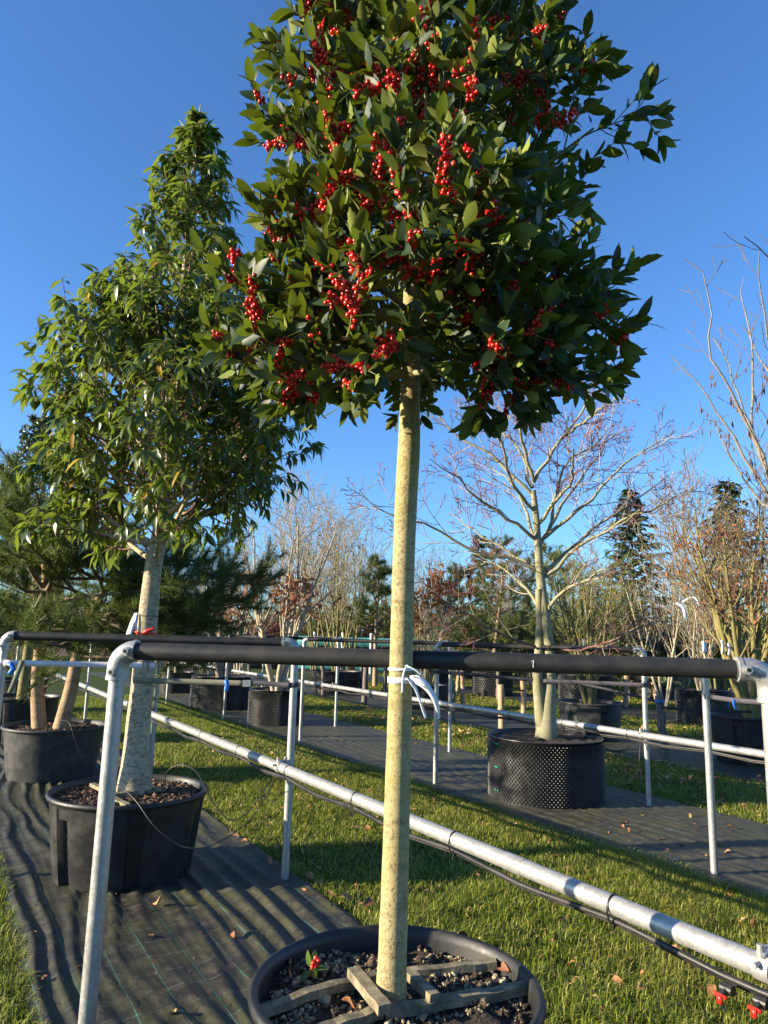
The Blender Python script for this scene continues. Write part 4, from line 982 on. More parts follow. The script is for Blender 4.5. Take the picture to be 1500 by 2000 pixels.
for i, l in enumerate(stems):
    Yv = base[1]+np.linspace(0, 1, len(l))*[-.15, .1, .35, .5, -.4, -.6, .15, .3, .2, -.2][i]; pp = px_path(c7(l), Yv); pp = np.vstack([[fork+r.normal(0, .02, 3)], pp])
    P = resample(pp, 22); L = np.linalg.norm(np.diff(P, axis=0), axis=1).sum(); P[8:] += r.normal(0, .006, P[8:].shape)
    G().addp(btubes(P[None], np.linspace(.02, .003, 22)[None], 7)).obj('stem', M['bark_grey'], cat); branch_off(r, P, L*.75, .012, 0, spc, out)
branches_geo(out, (1, 2), 4).obj('twigs', M['twig'], cat, kind='stuff')
tip = [P for l, P, _ in out]; e = G(); n = 0
for P in tip:
    for _ in range(3):
        if n > 230: break
        q, t = interp_path(P, r.uniform(.1, 1))
        if q[2] > 3.4 or r.random() < .3: continue
        ln = r.uniform(.03, .055); G_ = np.array([q, q-[0, 0, ln*.3], q-[.003, 0, ln*.75], q-[.002, 0, ln]]); e.addp(tube(G_, [.001, .006, .006, .002], 6, m=6, smooth=False)); n += 1
e.obj('catkins', M['shrub_brown'], cat, kind='stuff')

# ------------------------------------------------------------------ generic bare and leafy trees
def bare_tree(name, label, loc, Hh, stems, spread, seed, barkm='bark_tan', twigm='twig', lv=3, thick=.03, leaf=None, nleaf=0, lsize=.06, lz=(0, 1), group=None, fork=.15, dens=1.0, trop=.05, cat='tree'):
    r = np.random.default_rng(seed); loc = np.asarray(loc, float); root = thing(name, label, cat, loc, group); out = []
    spb = dict(n=[7*dens, 5*dens, 3*dens][:lv], f0=[.25, .2, .2], ang=[36, 40, 42], len=[.42, .5, .5], rr=[.5, .55, .6], wob=[.06, .08, .1, .12], trop=[trop, trop+.02, .06, .05], tip=[.18, .3, .4, .5], rmin=.0035 if Hh < 4.5 else .007)
    for i in range(stems):
        az = i*6.283/stems+r.normal(0, .4); d = unit(np.array([math.cos(az)*spread, math.sin(az)*spread, 1.0])) if stems > 1 else np.array([r.normal()*.04, 0, 1.])
        grow(r, loc+np.array([math.cos(az)*.04*(stems > 1), math.sin(az)*.04*(stems > 1), -.03]), d, Hh*r.uniform(.82, 1.02), thick, 0, spb, out, 9)
    branches_geo(out, (0,), 8).obj('trunk', M[barkm], root)
    branches_geo(out, (1,), 4).obj('branches', M[barkm], root); branches_geo(out, (2, 3), 3).obj('crown', M[twigm], root, kind='stuff')
    if leaf:
        pp = np.concatenate([P[1:] for l, P, _ in out if l >= 1]); h = (pp[:, 2]-loc[2])/Hh; pp = pp[(h > lz[0]) & (h < lz[1])]
        k = r.integers(0, len(pp), nleaf); cl = vnoise(pp[k, 0]*3+seed, pp[k, 2]*3)+.3*r.random(nleaf); k = k[cl > .5]; N = len(k)
        if N:
            X, Y, Z = frame_of(r.normal(size=(N, 3))-[0, 0, .8], r.normal(size=(N, 3))); G().addp(scatter(*SIMPLE_T, pp[k]+r.normal(0, .02, (N, 3)), X, Y, Z, lsize*r.uniform(.6, 1.2, N))).obj('leaves', M[leaf], root, kind='stuff')
    return root
def conifer(name, label, loc, Hh, Rr, seed, mat='cedar', group=None, droop=.25, ls=.09, nb=70, per=26):
    r = np.random.default_rng(seed); loc = np.asarray(loc, float); root = thing(name, label, 'tree', loc, group)
    P = resample([loc, loc+[.03*Hh*r.normal()*.3, 0, Hh*.6], loc+[.02*Hh*r.normal(), 0, Hh]], 16); G().addp(btubes(P[None], np.linspace(.03*Hh*.5, .01, 16)[None], 7)).obj('trunk', M['bark_grey'], root)
    bp = []; pos = []; dr = []
    for i in range(nb):
        f = .1+.9*(i/nb)**.9; q, _ = interp_path(P, min(f, .99)); az = i*2.4; L = Rr*(1.05-f)*r.uniform(.65, 1.15)+.05; d = np.array([math.cos(az), math.sin(az), .25-droop+f*.5]); e_ = q+d*L; m_ = (q+e_)/2+[0, 0, .08*L]
        b = resample([q, m_, e_-[0, 0, droop*.25*L]], 6); bp.append(b)
        n = int(per*(.4+L/Rr)); fr = r.uniform(.15, 1, n)
        for x in fr:
            u, t = interp_path(b, x); sd = np.cross(t, ZUP)*r.choice([-1, 1]); pos.append(u+r.normal(0, .025*L+.01, 3)); dr.append(t*.6+sd*r.uniform(.2, 1)+[0, 0, r.normal(0, .25)-droop*.5])
    G().addp(btubes(np.array(bp), np.tile(np.linspace(.014, .004, 6), (len(bp), 1)), 4)).obj('branches', M['twig'], root)
    pos = np.array(pos); N = len(pos); X, Y, Z = frame_of(np.array(dr), np.array([0, 0, 1.])+r.normal(0, .4, (N, 3)))
    tv, tf = leaf_tmpl((0, .3, .7, 1), (.03, .2, .16, 0), .1, .3)
    G().addp(scatter(tv, tf, pos, X, Y, Z, ls*r.uniform(.6, 1.5, N)*Hh/3)).obj('crown', M[mat], root, kind='stuff'); return root
def shrub(name, label, loc, Hh, Rr, seed, mat, n=2600, ls=.07, group=None, cat='shrub', flat=1.0, stems=7):
    r = np.random.default_rng(seed); loc = np.asarray(loc, float); root = thing(name, label, cat, loc, group); out = []
    spb = dict(n=[7, 5], f0=[.2, .2], ang=[40, 42], len=[.5, .5], rr=[.5, .6], wob=[.1, .12, .14], trop=[.03, .05, .05], tip=[.3, .4, .5], rmin=.004)
    for i in range(stems):
        az = i*2.4; sprd = Rr/Hh*r.uniform(.3, 1.2); grow(r, loc+[0, 0, -.02], unit(np.array([math.cos(az)*sprd, math.sin(az)*sprd, 1])), Hh*r.uniform(.75, 1), .02, 0, spb, out, 6)
    branches_geo(out, (0, 1, 2), 4).obj('stems', M['twig'], root)
    pp = np.concatenate([P[1:] for l, P, _ in out if l >= 1]); k = r.integers(0, len(pp), n); X, Y, Z = frame_of(r.normal(size=(n, 3))+[0, 0, .3], r.normal(size=(n, 3))+[0, 0, .6])
    G().addp(scatter(*SIMPLE_T, pp[k]+r.normal(0, .05, (n, 3)), X, Y, Z, ls*r.uniform(.6, 1.3, n))).obj('foliage', M[mat], root, kind='stuff'); return root
def gpt(px, Y, z=0.0):
    """ground point straight below pixel column px at distance Y"""
    p = at(px, 1240, Y); return np.array([p[0], Y, z])
def hgt(px, py, Y): return at(px, py, Y)[2]

# trees standing in the pots of rows B to E
t_ = bare_tree('bare_tree', 'pale forked bare tree with russet leaves in the small studded pot', B2+[0, 0, .5], 3.3, 5, .22, 101, 'bark_tan', 'twig_pale', 3, .05, 'brown_leaf', 900, .1, (.25, .6))
bare_tree('bare_tree', 'gnarled low tree in the wide studded pot', B3+[0, 0, .58], 2.5, 3, .3, 102, 'bark_grey', 'twig', 3, .085)
make_pine('pine_tree', 'low pine in a black pot at the far end of the strip', B4+[0, 0, .45], 1.3, .9, 103, .1, .1, 16, .1)
bare_tree('bare_tree', 'cluster of olive-green stems fanning from the ribbed pot', C1+[0, 0, .5], 2.2, 9, .28, 104, 'bark_olive', 'twig_green', 3, .032)
bare_tree('bare_tree', 'many-stemmed olive-barked tree hung with dry brown leaves', C2+[0, 0, .55], 3.0, 11, .3, 105, 'bark_olive', 'twig', 3, .045, 'brown_leaf', 1500, .07, (.2, .85))
bare_tree('bare_tree', 'grey bare tree rising from the wide black tub', C3+[0, 0, .5], 3.6, 6, .3, 106, 'bark_olive', 'twig_pale', 3, .035)
bare_tree('bare_tree', 'slim bare tree in the tub among grey stakes', C4+[0, 0, .45], 1.5, 4, .3, 107, 'bark_olive', 'twig_pale', 3, .02)
make_pine('pine_tree', 'rounded green pine behind two pale stakes', D1+[0, 0, .74], 3.2, 1.35, 108, .14, .08, 22, .12)
bare_tree('bare_tree', 'bare tan tree in the studded pot by the leaning stake', D2+[0, 0, .58], 2.1, 6, .25, 109, 'bark_tan', 'twig', 3, .03)
bare_tree('bare_tree', 'bare olive-twigged tree in the half hidden studded pot', D3+[0, 0, .68], 2.2, 8, .3, 110, 'bark_olive', 'twig_green', 3, .03)
make_pine('pine_tree', 'sculpted cloud-pruned pine beside the holly trunk', gpt(735, 21.0, .05)+[0, 0, .0], hgt(735, 1100, 21.0), 1.25, 111, .2, .3, 30, .1, layered=True, trunk_r=.08)
bare_tree('small_tree', 'orange-red leaved multi-stem tree beyond the padded rail', gpt(840, 22.0), hgt(840, 1095, 22), 7, .22, 112, 'bark_tan', 'twig', 3, .035, 'orange_leaf', 4200, .1, (.4, 1.0))
conifer('cedar_tree', 'tall feathery conifer above the bare shrubs', gpt(1235, 25.0), hgt(1235, 960, 25), 2.1, 113, nb=110, per=34, ls=.1)
conifer('cedar_tree', 'dark conifer behind the tree with brown leaves', gpt(1435, 22.0), hgt(1440, 945, 22), 2.1, 114, nb=110, per=34, ls=.1)
conifer('cedar_tree', 'distant conifer with a thin tip behind the rounded pine', gpt(945, 34.0), hgt(945, 1045, 34), 1.9, 115, ls=.11)
conifer('cedar_tree', 'low dense green conifer under the tall feathery one', gpt(1225, 19.0), hgt(1225, 1170, 19), 1.3, 116, ls=.12, nb=80)
shrub('laurel_bush', 'bright glossy laurel bush in the tall black container', E2+[0, 0, .75], 1.5, 1.0, 117, 'green_leaf', 3000, .11)
shrub('yellow_shrub', 'yellow-leaved shrub among olive stems', gpt(1190, 21.0), hgt(1190, 1160, 21), 1.1, 118, 'yellow_leaf', 1500, .09)
bare_tree('bare_tree', 'pale slim-stemmed bare tree near the white ribbon', gpt(1290, 16.5), hgt(1290, 1080, 16.5), 4, .2, 119, 'bark_tan', 'twig', 3, .035, 'brown_leaf', 250, .07)
bare_tree('bare_tree', 'tall whippy bare tree rising behind the brown-leaved one', gpt(1395, 15.0), hgt(1380, 930, 15), 5, .2, 120, 'bark_olive', 'twig_pale', 3, .03, trop=.08)
make_pine('pine_tree', 'broad green pine behind the bare red-twigged tree', gpt(1075, 26.0), hgt(1060, 1085, 26), 2.2, 121, .2, .05, 26, .14)
make_pine('pine_tree', 'pine between the orange tree and the rounded pine', gpt(900, 24.5), hgt(905, 1120, 24.5), 1.5, 122, .2, .05, 22, .14)
make_pine('pine_tree', 'tall pine beyond the two-stemmed pine', np.array([P4[0]-1.2, P4[1]+2.6, 0]), 3.2, 1.5, 123, .14, .1, 22, .11)
# dark evergreen at the far left, in pot behind the pine
r = np.random.default_rng(71)
dk = thing('evergreen_tree', 'dark broadleaf evergreen in the pot behind the pine', 'tree', (P4[0], P4[1], .5)); P = resample([P4+[0, 0, .45], P4+[.02, 0, 2], P4+[-.05, 0, 4.4]], 20)
G().addp(btubes(P[None], np.linspace(.07, .01, 20)[None], 10)).obj('trunk', M['bark_olive'], dk); out = []
for i, f in enumerate(np.linspace(.36, .98, 40)):
    q, _ = interp_path(P, f); az = i*2.4; grow(r, q, unit(np.array([math.cos(az), math.sin(az), .6])), np.interp(f, [.36, .6, 1], [.8, .85, .2]), .012, 0, dict(sp2), out, 6)
branches_geo(out, (0, 1), 4).obj('branches', M['twig'], dk); L_ = leaves_on(shoots_from(out, (1, 2)), r, .05, 50, .075); place_leaves(dk, *L_, [SIMPLE_T], M['dark_leaf'], 0)
# further bare multi-stems of the nursery rows
mids = [(620, 20.0, 985, 6, 'bark_olive', 'twig_pale', 'bare tree with fine upright twigs behind the forked one'), (690, 23.0, 1000, 7, 'bark_olive', 'twig_pale', 'bare tree with pale spreading twigs beside the sculpted pine'),
        (565, 24.0, 950, 5, 'bark_tan', 'twig_pale', 'tall pale bare tree topping the russet-leaved one'), (470, 22.0, 1080, 5, 'bark_tan', 'twig', 'bare tree showing between the evergreen and the russet leaves'),
        (1010, 28.0, 1090, 6, 'bark_grey', 'twig', 'bare grey tree behind the rounded green pine'), (1140, 20.0, 1100, 5, 'bark_olive', 'twig_green', 'olive bare tree left of the tall feathery conifer'),
        (1330, 20.0, 1075, 5, 'bark_tan', 'twig', 'brownish bare tree between the two tall conifers'), (1480, 17.0, 980, 6, 'bark_olive', 'twig', 'olive bare tree at the right behind the brown-leaved one'),
        (400, 26.0, 1100, 5, 'bark_olive', 'twig_pale', 'bare tree glimpsed under the pale-barked evergreen'), (1265, 23.0, 1110, 5, 'bark_grey', 'twig', 'brown bare tree in front of the tall feathery conifer'),
        (300, 24.0, 1090, 5, 'bark_tan', 'twig_pale', 'bare tree glimpsed behind the pale trunk')]
for i, (px_, Y, top_, st_, bm, tm, lb) in enumerate(mids): bare_tree('bare_tree', lb, gpt(px_, Y), hgt(px_, top_, Y), st_, .24, 200+i, bm, tm, 3, .035, group='bare trees in the far nursery rows')
# far wood: copies of three big bare trees and hedges of brush
protoL = 'big bare tree in the far wood beyond the nursery'
protos = [bare_tree('far_tree', protoL, np.array([-3.0+i*7, 60.0+4*i, 0]), 8.5, 1 if i != 1 else 2, .2, 300+i, 'bark_grey', tw, 3, .16, group='bare trees of the far wood', dens=1.35, trop=.03) for i, tw in enumerate(('twig', 'twig_pale', 'twig'))]
rr = random.Random(9)
for i in range(30):
    px_ = -250+i*66+rr.uniform(-20, 20); Y = rr.uniform(48, 75); clone(protos[i % 3], gpt(px_, Y), rr.uniform(0, 6.28), rr.uniform(.55, .95)*Y/62)
for px_, Y, s_ in ((725, 52, .78), (865, 46, .82), (885, 50, .85), (700, 60, .8), (1010, 44, .6), (1110, 46, .7)): clone(protos[0], gpt(px_, Y), px_, s_*Y/50)
hp1 = shrub('brush', 'brown leafless brush along the far edge of the nursery', gpt(500, 36), 2.3, 2.2, 401, 'shrub_brown', 2600, .13, group='far brown brush', stems=9)
hp2 = shrub('hedge_bush', 'dark red hedge bush in the distance', gpt(470, 30), 1.9, 1.7, 402, 'shrub_red', 2600, .1, group='far dark red bushes', stems=9)
hp3 = shrub('green_bush', 'dull green bush along the far edge of the nursery', gpt(900, 38), 2.4, 2.2, 403, 'cedar', 3200, .13, group='far green bushes', stems=9)
for i in range(22): clone(hp1, gpt(-150+i*85+rr.uniform(-30, 30), rr.uniform(33, 46)), rr.uniform(0, 6), rr.uniform(.8, 1.35))
for px_, Y in ((330, 30), (400, 31), (520, 32), (560, 31), (770, 37), (1290, 30)): clone(hp2, gpt(px_, Y), px_, rr.uniform(.8, 1.15))
for i in range(20): clone(hp3, gpt(-100+i*90+rr.uniform(-40, 40), rr.uniform(29, 42)), rr.uniform(0, 6), rr.uniform(.7, 1.2))

hp4 = shrub('green_bush', 'mid green bush in the middle rows behind the bare red-twigged tree', gpt(985, 23), 2.3, 1.5, 404, 'green_bush', 3600, .1, group='green bushes of the middle rows', stems=9)
for px_, Y, s_ in ((1095, 24, 1.1), (1150, 22, .9), (925, 27, 1.0), (1030, 28, 1.15), (640, 30, 1.0), (590, 33, 1.1), (1210, 27, 1.1), (1330, 26, 1.0), (860, 30, .8), (1405, 24, .95)): clone(hp4, gpt(px_, Y), px_, s_, 'olive green bush between the far nursery rows', 'olive bushes between the far rows')

# windbreak net on posts, far behind
wb = thing('windbreak_fence', 'teal windbreak net on pale posts far behind the rails', 'fence', gpt(760, 28.0))
a_, b_ = gpt(560, 28.5), gpt(1010, 27.5); d = unit(b_-a_)
for k in range(9):
    q = a_+(b_-a_)*k/8; G().addp(tube([q, q+[0, 0, 1.55]], .05, 8)).obj('post', M['paper'], wb)
for k in range(3): G().addp(ribbon([a_+[0, 0, .3+k*.45], (a_+b_)/2+[0, 0, .29+k*.45], b_+[0, 0, .3+k*.45]], .36, th=.01)).obj('net_band', M['teal_net'], wb)
bl = thing('shed', 'low pale shed glimpsed beyond the pines', 'shed', gpt(150, 40)); c_ = gpt(150, 40)
G().addp(box(c_+[0, 0, 1.0], 9, 4, 2.0)).obj('wall', M['stake_grey'], bl, smooth=False); G().addp(box(c_+[0, -.3, 2.1], 9.6, 4.8, .18)).obj('roof', M['roofwhite'], bl, smooth=False)
# ------------------------------------------------------------------ straps, labels, ribbons, drip tubes
def band_round(c, rad, w, th=.002, d=ZUP, a0=0, a1=6.283):
    ref = np.array([1., 0, 0]) if abs(d[0]) < .9 else np.array([0, 1., 0]); u = unit(np.cross(d, ref)); v = np.cross(d, u)
    return ribbon([c+u*rad*math.cos(x)+v*rad*math.sin(x) for x in np.linspace(a0, a1, 19)], w, d, th, m=28)
def trunk_at(P, z): 
    return np.array([np.interp(z, P[:, 2], P[:, i]) for i in range(3)])
def trunk_r(P, Rr, z): return float(np.interp(z, P[:, 2], Rr))
# white strap from the frame's left post to the pale trunk
z1 = at(150, 1297, TY-.1)[2]; tc = trunk_at(TP, z1); tr1 = trunk_r(TP, TR, z1)
st = thing('tie_strap', 'pale lilac webbing strap from the pale trunk to the left post', 'strap', (AL2[0], AL2[1], 0))
pl = np.array([*AL2, z1+.005])
G().addp(ribbon([pl+[.02, -.028, .0], tc+[-.3, -.1, 0], tc+[-.02, -tr1-.004, 0], tc+[tr1*.8, -tr1*.62, 0], tc+[tr1+.004, 0, 0]], .036, th=.003, m=24)).addp(band_round(pl, .027, .034)).obj('webbing', M['strap_white'], st)
G().addp(ribbon([pl+[.06, -.035, 0], pl+[.09, -.04, -.03], pl+[.07, -.04, -.07]], .03, (1, .3, .2), th=.002)).obj('buckle_tail', M['blue'], st)
G().addp(ribbon([pl+[.14, -.035, .02], pl+[.12, -.05, -.08], pl+[.09, -.05, -.18]], .03, (1, .3, .2), th=.002)).obj('loose_end', M['strap_olive'], st)
# olive strap from the pale trunk to the right post
z2 = at(400, 1333, TY-.1)[2]; tc = trunk_at(TP, z2); tr1 = trunk_r(TP, TR, z2); pr_ = np.array([*AR2, z2+.004]); mid = tc*.32+pr_*.68+[0, -.02, 0]
st = thing('tie_strap', 'olive webbing strap with blue tail from the pale trunk to the right post', 'strap', (AR2[0], AR2[1], 0))
G().addp(ribbon([tc+[-tr1-.003, 0, 0], tc+[-tr1*.6, -tr1*.8, 0], tc+[.02, -tr1-.004, 0], (tc+mid)/2+[0, -.02, 0], mid], .034, th=.003, m=26)).obj('webbing', M['strap_olive'], st)
G().addp(ribbon([mid, mid*.6+pr_*.4+[0, -.004, .003], mid*.3+pr_*.7+[0, -.01, -.002], pr_+[-.02, -.028, 0]], .03, th=.006, m=18)).addp(band_round(pr_, .027, .03, .003)).obj('twisted_webbing', M['strap_dark'], st)
G().addp(box(mid+[.02, -.006, 0], .05, .012, .04)).obj('buckle', M['galv'], st, smooth=False)
q = at(441, 1328, mid[1]-.05); G().addp(ribbon([q, q+[.012, -.01, -.02], q+[.01, -.006, -.07]], .026, (1, .2, .1), th=.002)).obj('blue_tail', M['blue'], st)
# red ribbon and label on the pale trunk
z3 = at(290, 1238, TY)[2]; tc = trunk_at(TP, z3); tr1 = trunk_r(TP, TR, z3)
rb = thing('red_ribbon', 'red plastic ribbon knotted round the pale trunk', 'ribbon', tc)
k0 = tc+[-.012, -tr1-.006, 0]
G().addp(band_round(tc, tr1+.003, .016, .002)).addp(ribbon([k0, k0+[.03, -.02, .016], k0+[.09, -.015, .035]], [.01, .02, .022], th=.0015)).addp(ribbon([k0, k0+[.004, -.012, -.03], k0+[-.004, -.008, -.075]], [.012, .024, .03], (1, 0, .1), th=.0015)).addp(ribbon([k0, k0+[-.02, -.01, .006], k0+[-.045, 0, .012]], .012, th=.0015)).addp(box(k0, .016, .014, .016)).obj('ribbon', M['ribbon'], rb)
z4 = at(280, 1203, TY)[2]; tc = trunk_at(TP, z4); tr1 = trunk_r(TP, TR, z4)
lb = thing('plant_label', 'white plant label hanging by a wire from the pale trunk', 'label', tc); k0 = tc+[-tr1-.01, -.03, .005]
G().addp(band_round(tc, tr1+.003, .004, .003)).obj('wire', M['tie'], lb)
G().addp(ribbon([k0+[.01, -.02, .01], k0+[-.005, -.03, -.05], k0+[-.03, -.035, -.155]], [.03, .04, .042], (1, -.3, 0), th=.0015)).obj('card', M['paper'], lb)
G().addp(ribbon([k0+[.015, -.01, .012], k0+[.012, -.03, -.02], k0+[.02, -.03, -.1]], .018, (1, .2, 0), th=.0015)).obj('strip', M['paper'], lb)
G().addp(ribbon([k0+[-.024, -.0395, -.125], k0+[-.029, -.0405, -.148]], .012, (1, -.3, 0), th=.0012)).obj('print', M['ink'], lb)
# labels on the holly trunk
z5 = at(785, 1328, HY)[2]; hc = trunk_at(_PH, z5); hr = trunk_r(_PH, _RH, z5)
lb = thing('plant_label', 'white loop label with curling printed tag on the holly trunk', 'label', hc)
G().addp(band_round(hc, hr+.0035, .017, .0016)).obj('loop', M['paper'], lb)
cc = lambda x, y, dy=0.: at(x, y, HY-hr-.012+dy)
G().addp(ribbon([cc(792, 1326), cc(800, 1327), cc(806, 1337, .0), cc(812, 1345), cc(822, 1374, -.005), cc(832, 1403, -.006)], [.012, .012, .009, .007, .008, .008], (.8, .6, .1), th=.0013)).obj('strip', M['paper'], lb)
G().addp(ribbon([cc(800, 1322), cc(808, 1324), cc(818, 1329), cc(834, 1342, -.004), cc(848, 1364, -.002), cc(855, 1385, .003), cc(858, 1404, .006)], [.006, .026, .022, .0165, .0155, .013, .005], np.array([(.55, .1, .8), (.5, .1, .85), (.5, .2, .8), (.6, .2, .7), (.85, .3, .35), (.9, .4, .2), (.9, .4, .1)]), th=.0013, m=26)).obj('curled_tag', M['paper'], lb)
G().addp(tube([cc(808, 1322, -.003), cc(808, 1322, .003)], .0019, 8)).obj('eyelet', M['tie'], lb)
for o_ in (0., 5.): G().addp(ribbon([cc(822+o_*.2, 1338-o_, -.0065), cc(832+o_*.3, 1345-o_, -.0075)], .0012, (0, 0, 1), th=.0006)).obj('print', M['ink'], lb)
z6 = at(785, 1307, HY)[2]; hc = trunk_at(_PH, z6); k0 = at(794, 1302, HY-hr-.008)
sg = thing('label_string', 'white string knotted round the holly trunk above the label', 'string', hc)
G().addp(band_round(hc, hr+.003, .0075, .002)).addp(ribbon([k0, cc(790, 1310), cc(786, 1330, -.006), cc(786, 1353, -.006)], [.004, .005, .005, .006], (1, 0, .2), th=.0015)).addp(ribbon([k0, cc(800, 1303, -.003), cc(812, 1309, -.005), cc(824, 1318, -.002)], [.004, .003, .005, .007], (.3, .2, 1), th=.0015)).addp(tube([k0-[.004, 0, 0], k0+[.004, 0, .002]], .0035, 8)).obj('string', M['paper'], sg)
# dark straps of the second row
def strap(pts, mat, label, w=.03, group='dark webbing straps in the far rows'):
    o = G().addp(ribbon(pts, w, th=.004, m=5*len(pts))).obj('tie_strap', M[mat], org=pts[0]); tag(o, label, 'strap', group); return o
zb = at(850, 1312, BL2[1])[2]; lp = np.array([*BL2, zb]); dp = at(1060, 1330, DY-.07); rp_ = np.array([*BR2, at(1258, 1337, BR2[1])[2]])
strap([lp+[-.03, 0, 0], lp+[0, -.03, 0], (lp+dp)/2, dp+[0, 0, 0]], 'strap_black', 'black strap from the shaded post to the bare tree stems', .035)
strap([dp, (dp+rp_)/2, rp_+[-.05, -.03, 0], rp_+[.01, -.03, 0], rp_+[.035, 0, 0]], 'strap_dark', 'slate strap from the bare tree stems to the sunlit post', .035)
bp_ = np.array([*BL3, at(1390, 1361, BL3[1])[2]])
strap([bp_+[-.02, -.02, 0], bp_+[.03, -.03, 0], at(1440, 1368, 4.8), at(1500, 1372, 4.65), at(1600, 1376, 4.5)], 'strap_dark', 'lilac-grey strap round the post at the mossy strip')
q = at(1434, 1366, 4.78); o = G().addp(ribbon([q, q+[-.008, -.01, -.03], q+[.006, -.006, -.06]], .02, (1, .2, .1), th=.002)).obj('strap_tail', M['blue'], org=q); tag(o, 'blue tail hanging from the lilac-grey strap', 'strap end')
strap([at(975, 1345, 12.2), at(1000, 1347, 12.6), at(1023, 1349, 14.0)], 'strap_black', 'black band between two pale stakes')
strap([at(1080, 1325, 11.3), at(1180, 1345, 10.6), at(1290, 1372, 9.4)], 'strap_black', 'black band from the olive stems to the leaning grey stake', .035)
strap([at(1292, 1382, 9.3), at(1380, 1388, 9.3), at(1470, 1390, 9.45)], 'strap_black', 'black band from the leaning grey stake to the brown-leaved tree', .03)
s0 = at(1289, 1370, 9.47); o = G().addp(band_round(s0, .06, .035, .003)).obj('stake_band', M['blue'], org=s0); tag(o, 'blue band around the leaning grey stake', 'band')
# white labels on other trees
for i, (px_, py_, Y, h_, lbx) in enumerate(((1140, 1258, 11.2, .16, 'white label hanging among the olive stems'), (1411, 1264, 9.4, .18, 'white label strip upright at the brown-leaved tree'), (1424, 1268, 9.45, .16, 'bluish shaded label strip at the brown-leaved tree'), (510, 1232, 12.3, .22, 'white label leaning on the pale forked tree'), (473, 1208, 21., .3, 'white tag on a yellowish stem behind the pine branch'), (1375, 1263, 13., .2, 'folded white label by the laurel bush'))):
    q = at(px_, py_, Y); o = G().addp(ribbon([q+[0, 0, h_/2], q+[.004, -.008, 0], q+[-.008, -.01, -h_/2]], .045 if Y < 13 else .09, (1, .2, 0), th=.002)).obj('plant_label', M['paper'], org=q); tag(o, lbx, 'label', 'white plant labels')
q = at(1320, 1175, 12.5); o = G().addp(ribbon([at(1320, 1178, 12.5), at(1334, 1186, 12.45), at(1339, 1206, 12.4)], .05, (.3, .2, 1), th=.002)).addp(ribbon([at(1333, 1176, 12.5), at(1352, 1166, 12.5), at(1364, 1176, 12.45), at(1369, 1200, 12.4)], .035, (.5, .2, .8), th=.002)).obj('white_ribbon', M['paper'], org=q); tag(o, 'long white ribbon fluttering from a bare branch', 'ribbon')
# chalk mark on the front rail
d1 = unit(np.array([*(AR1-AL1), 0.])); n1 = np.cross(d1, ZUP); n1 = n1 if n1[1] < 0 else -n1
f_ = (1066-232)/(1495-232)*1.0; c_ = np.array([*(AL1*(1-f_)+AR1*f_), zr1])+n1*.0282
o = G().addp(ribbon([c_+d1*(-.003)+ZUP*.004, c_+d1*(-.001)+ZUP*.008, c_+d1*.003+ZUP*.006, c_+d1*.001+ZUP*.0, c_+d1*.001-ZUP*.012], .0022, n1*0+d1, th=.0006)).obj('chalk_mark', M['chalk'], org=c_); tag(o, 'small white hooked mark on the front padded rail', 'mark')
# drip tubes
def drip(pts, label, r_=.0032):
    P = np.array(pts); o = G().addp(tube(P, r_, 7, m=40)).obj('drip_tube', M['hose'], org=P[0]); tag(o, label, 'drip tube', 'thin drip tubes'); return o
ha = np.array([*AR2, .61])+np.array([-.13, -.0, 0])
drip([at(322, 1532, 4.6), at(326, 1508, 4.55), at(350, 1494, 4.5), at(384, 1508, 4.45), at(412, 1560, 4.4), at(450, 1602, 4.4), at(490, 1580, 4.5), at(530, 1520, 4.62)], 'thin black drip tube arching out of the ribbed pot to the pipe')
drip([at(225, 1528, 4.5), at(262, 1560, 4.3), at(300, 1612, 4.2), at(345, 1648, 4.2), at(385, 1657, 4.2), at(430, 1643, 4.25), at(490, 1600, 4.45), at(537, 1522, 4.62)], 'thin black drip tube looping down in front of the ribbed pot')
drip([at(118, 1407, 7.2), at(135, 1412, 7.0), at(148, 1450, 6.95), at(165, 1485, 7.0), at(195, 1497, 7.1), at(230, 1490, 7.2)], 'thin drip tube hanging over the scuffed pot')
drip([at(1166, 1460, 6.9), at(1172, 1500, 6.8), at(1195, 1522, 6.75), at(1222, 1530, 6.75), at(1245, 1505, 6.8), at(1250, 1460, 6.85), at(1252, 1446, 6.87)], 'pale drip tube looping beside the broad studded pot', .004)
drip([at(1168, 1455, 7.3), at(1200, 1468, 7.2), at(1225, 1462, 7.1), at(1245, 1440, 6.95)], 'black drip tube from the studded pot to the pipe clamp', .004)
# fallen sprig in the front pot
q = gp(608, 1902, zs+.02); sprg = thing('fallen_sprig', 'fallen holly sprig with red berries on the gravel', 'sprig', q)
G().addp(tube([q+[-.01, .01, -.005], q+[0, 0, .02], q+[.008, -.004, .05]], .0015, 5)).obj('stalk', M['twig_green'], sprg)
me_l = G().addp(HOLLY_T[1]).mesh('leaf', M['green_leaf'])
for i, (d_, n_) in enumerate((((-.4, 0, 1), (-.6, -1, -.2)), ((.2, .3, 1), (.2, -1, .1)), ((-.6, -.5, -.35), (0, -.4, 1)), ((.9, -.3, .3), (0, -.3, 1)), ((.3, -.9, .1), (0, .2, 1)))):
    X, Y, Z = frame_of(np.array([d_], float), np.array([n_], float)); o = bpy.data.objects.new('leaf', me_l); COL.objects.link(o); o.parent = sprg; k = .05
    o.matrix_basis = Matrix([[X[0][a]*k, Y[0][a]*k, Z[0][a]*k, (0, 0, .012)[a]] for a in range(3)]+[[0, 0, 0, 1]])
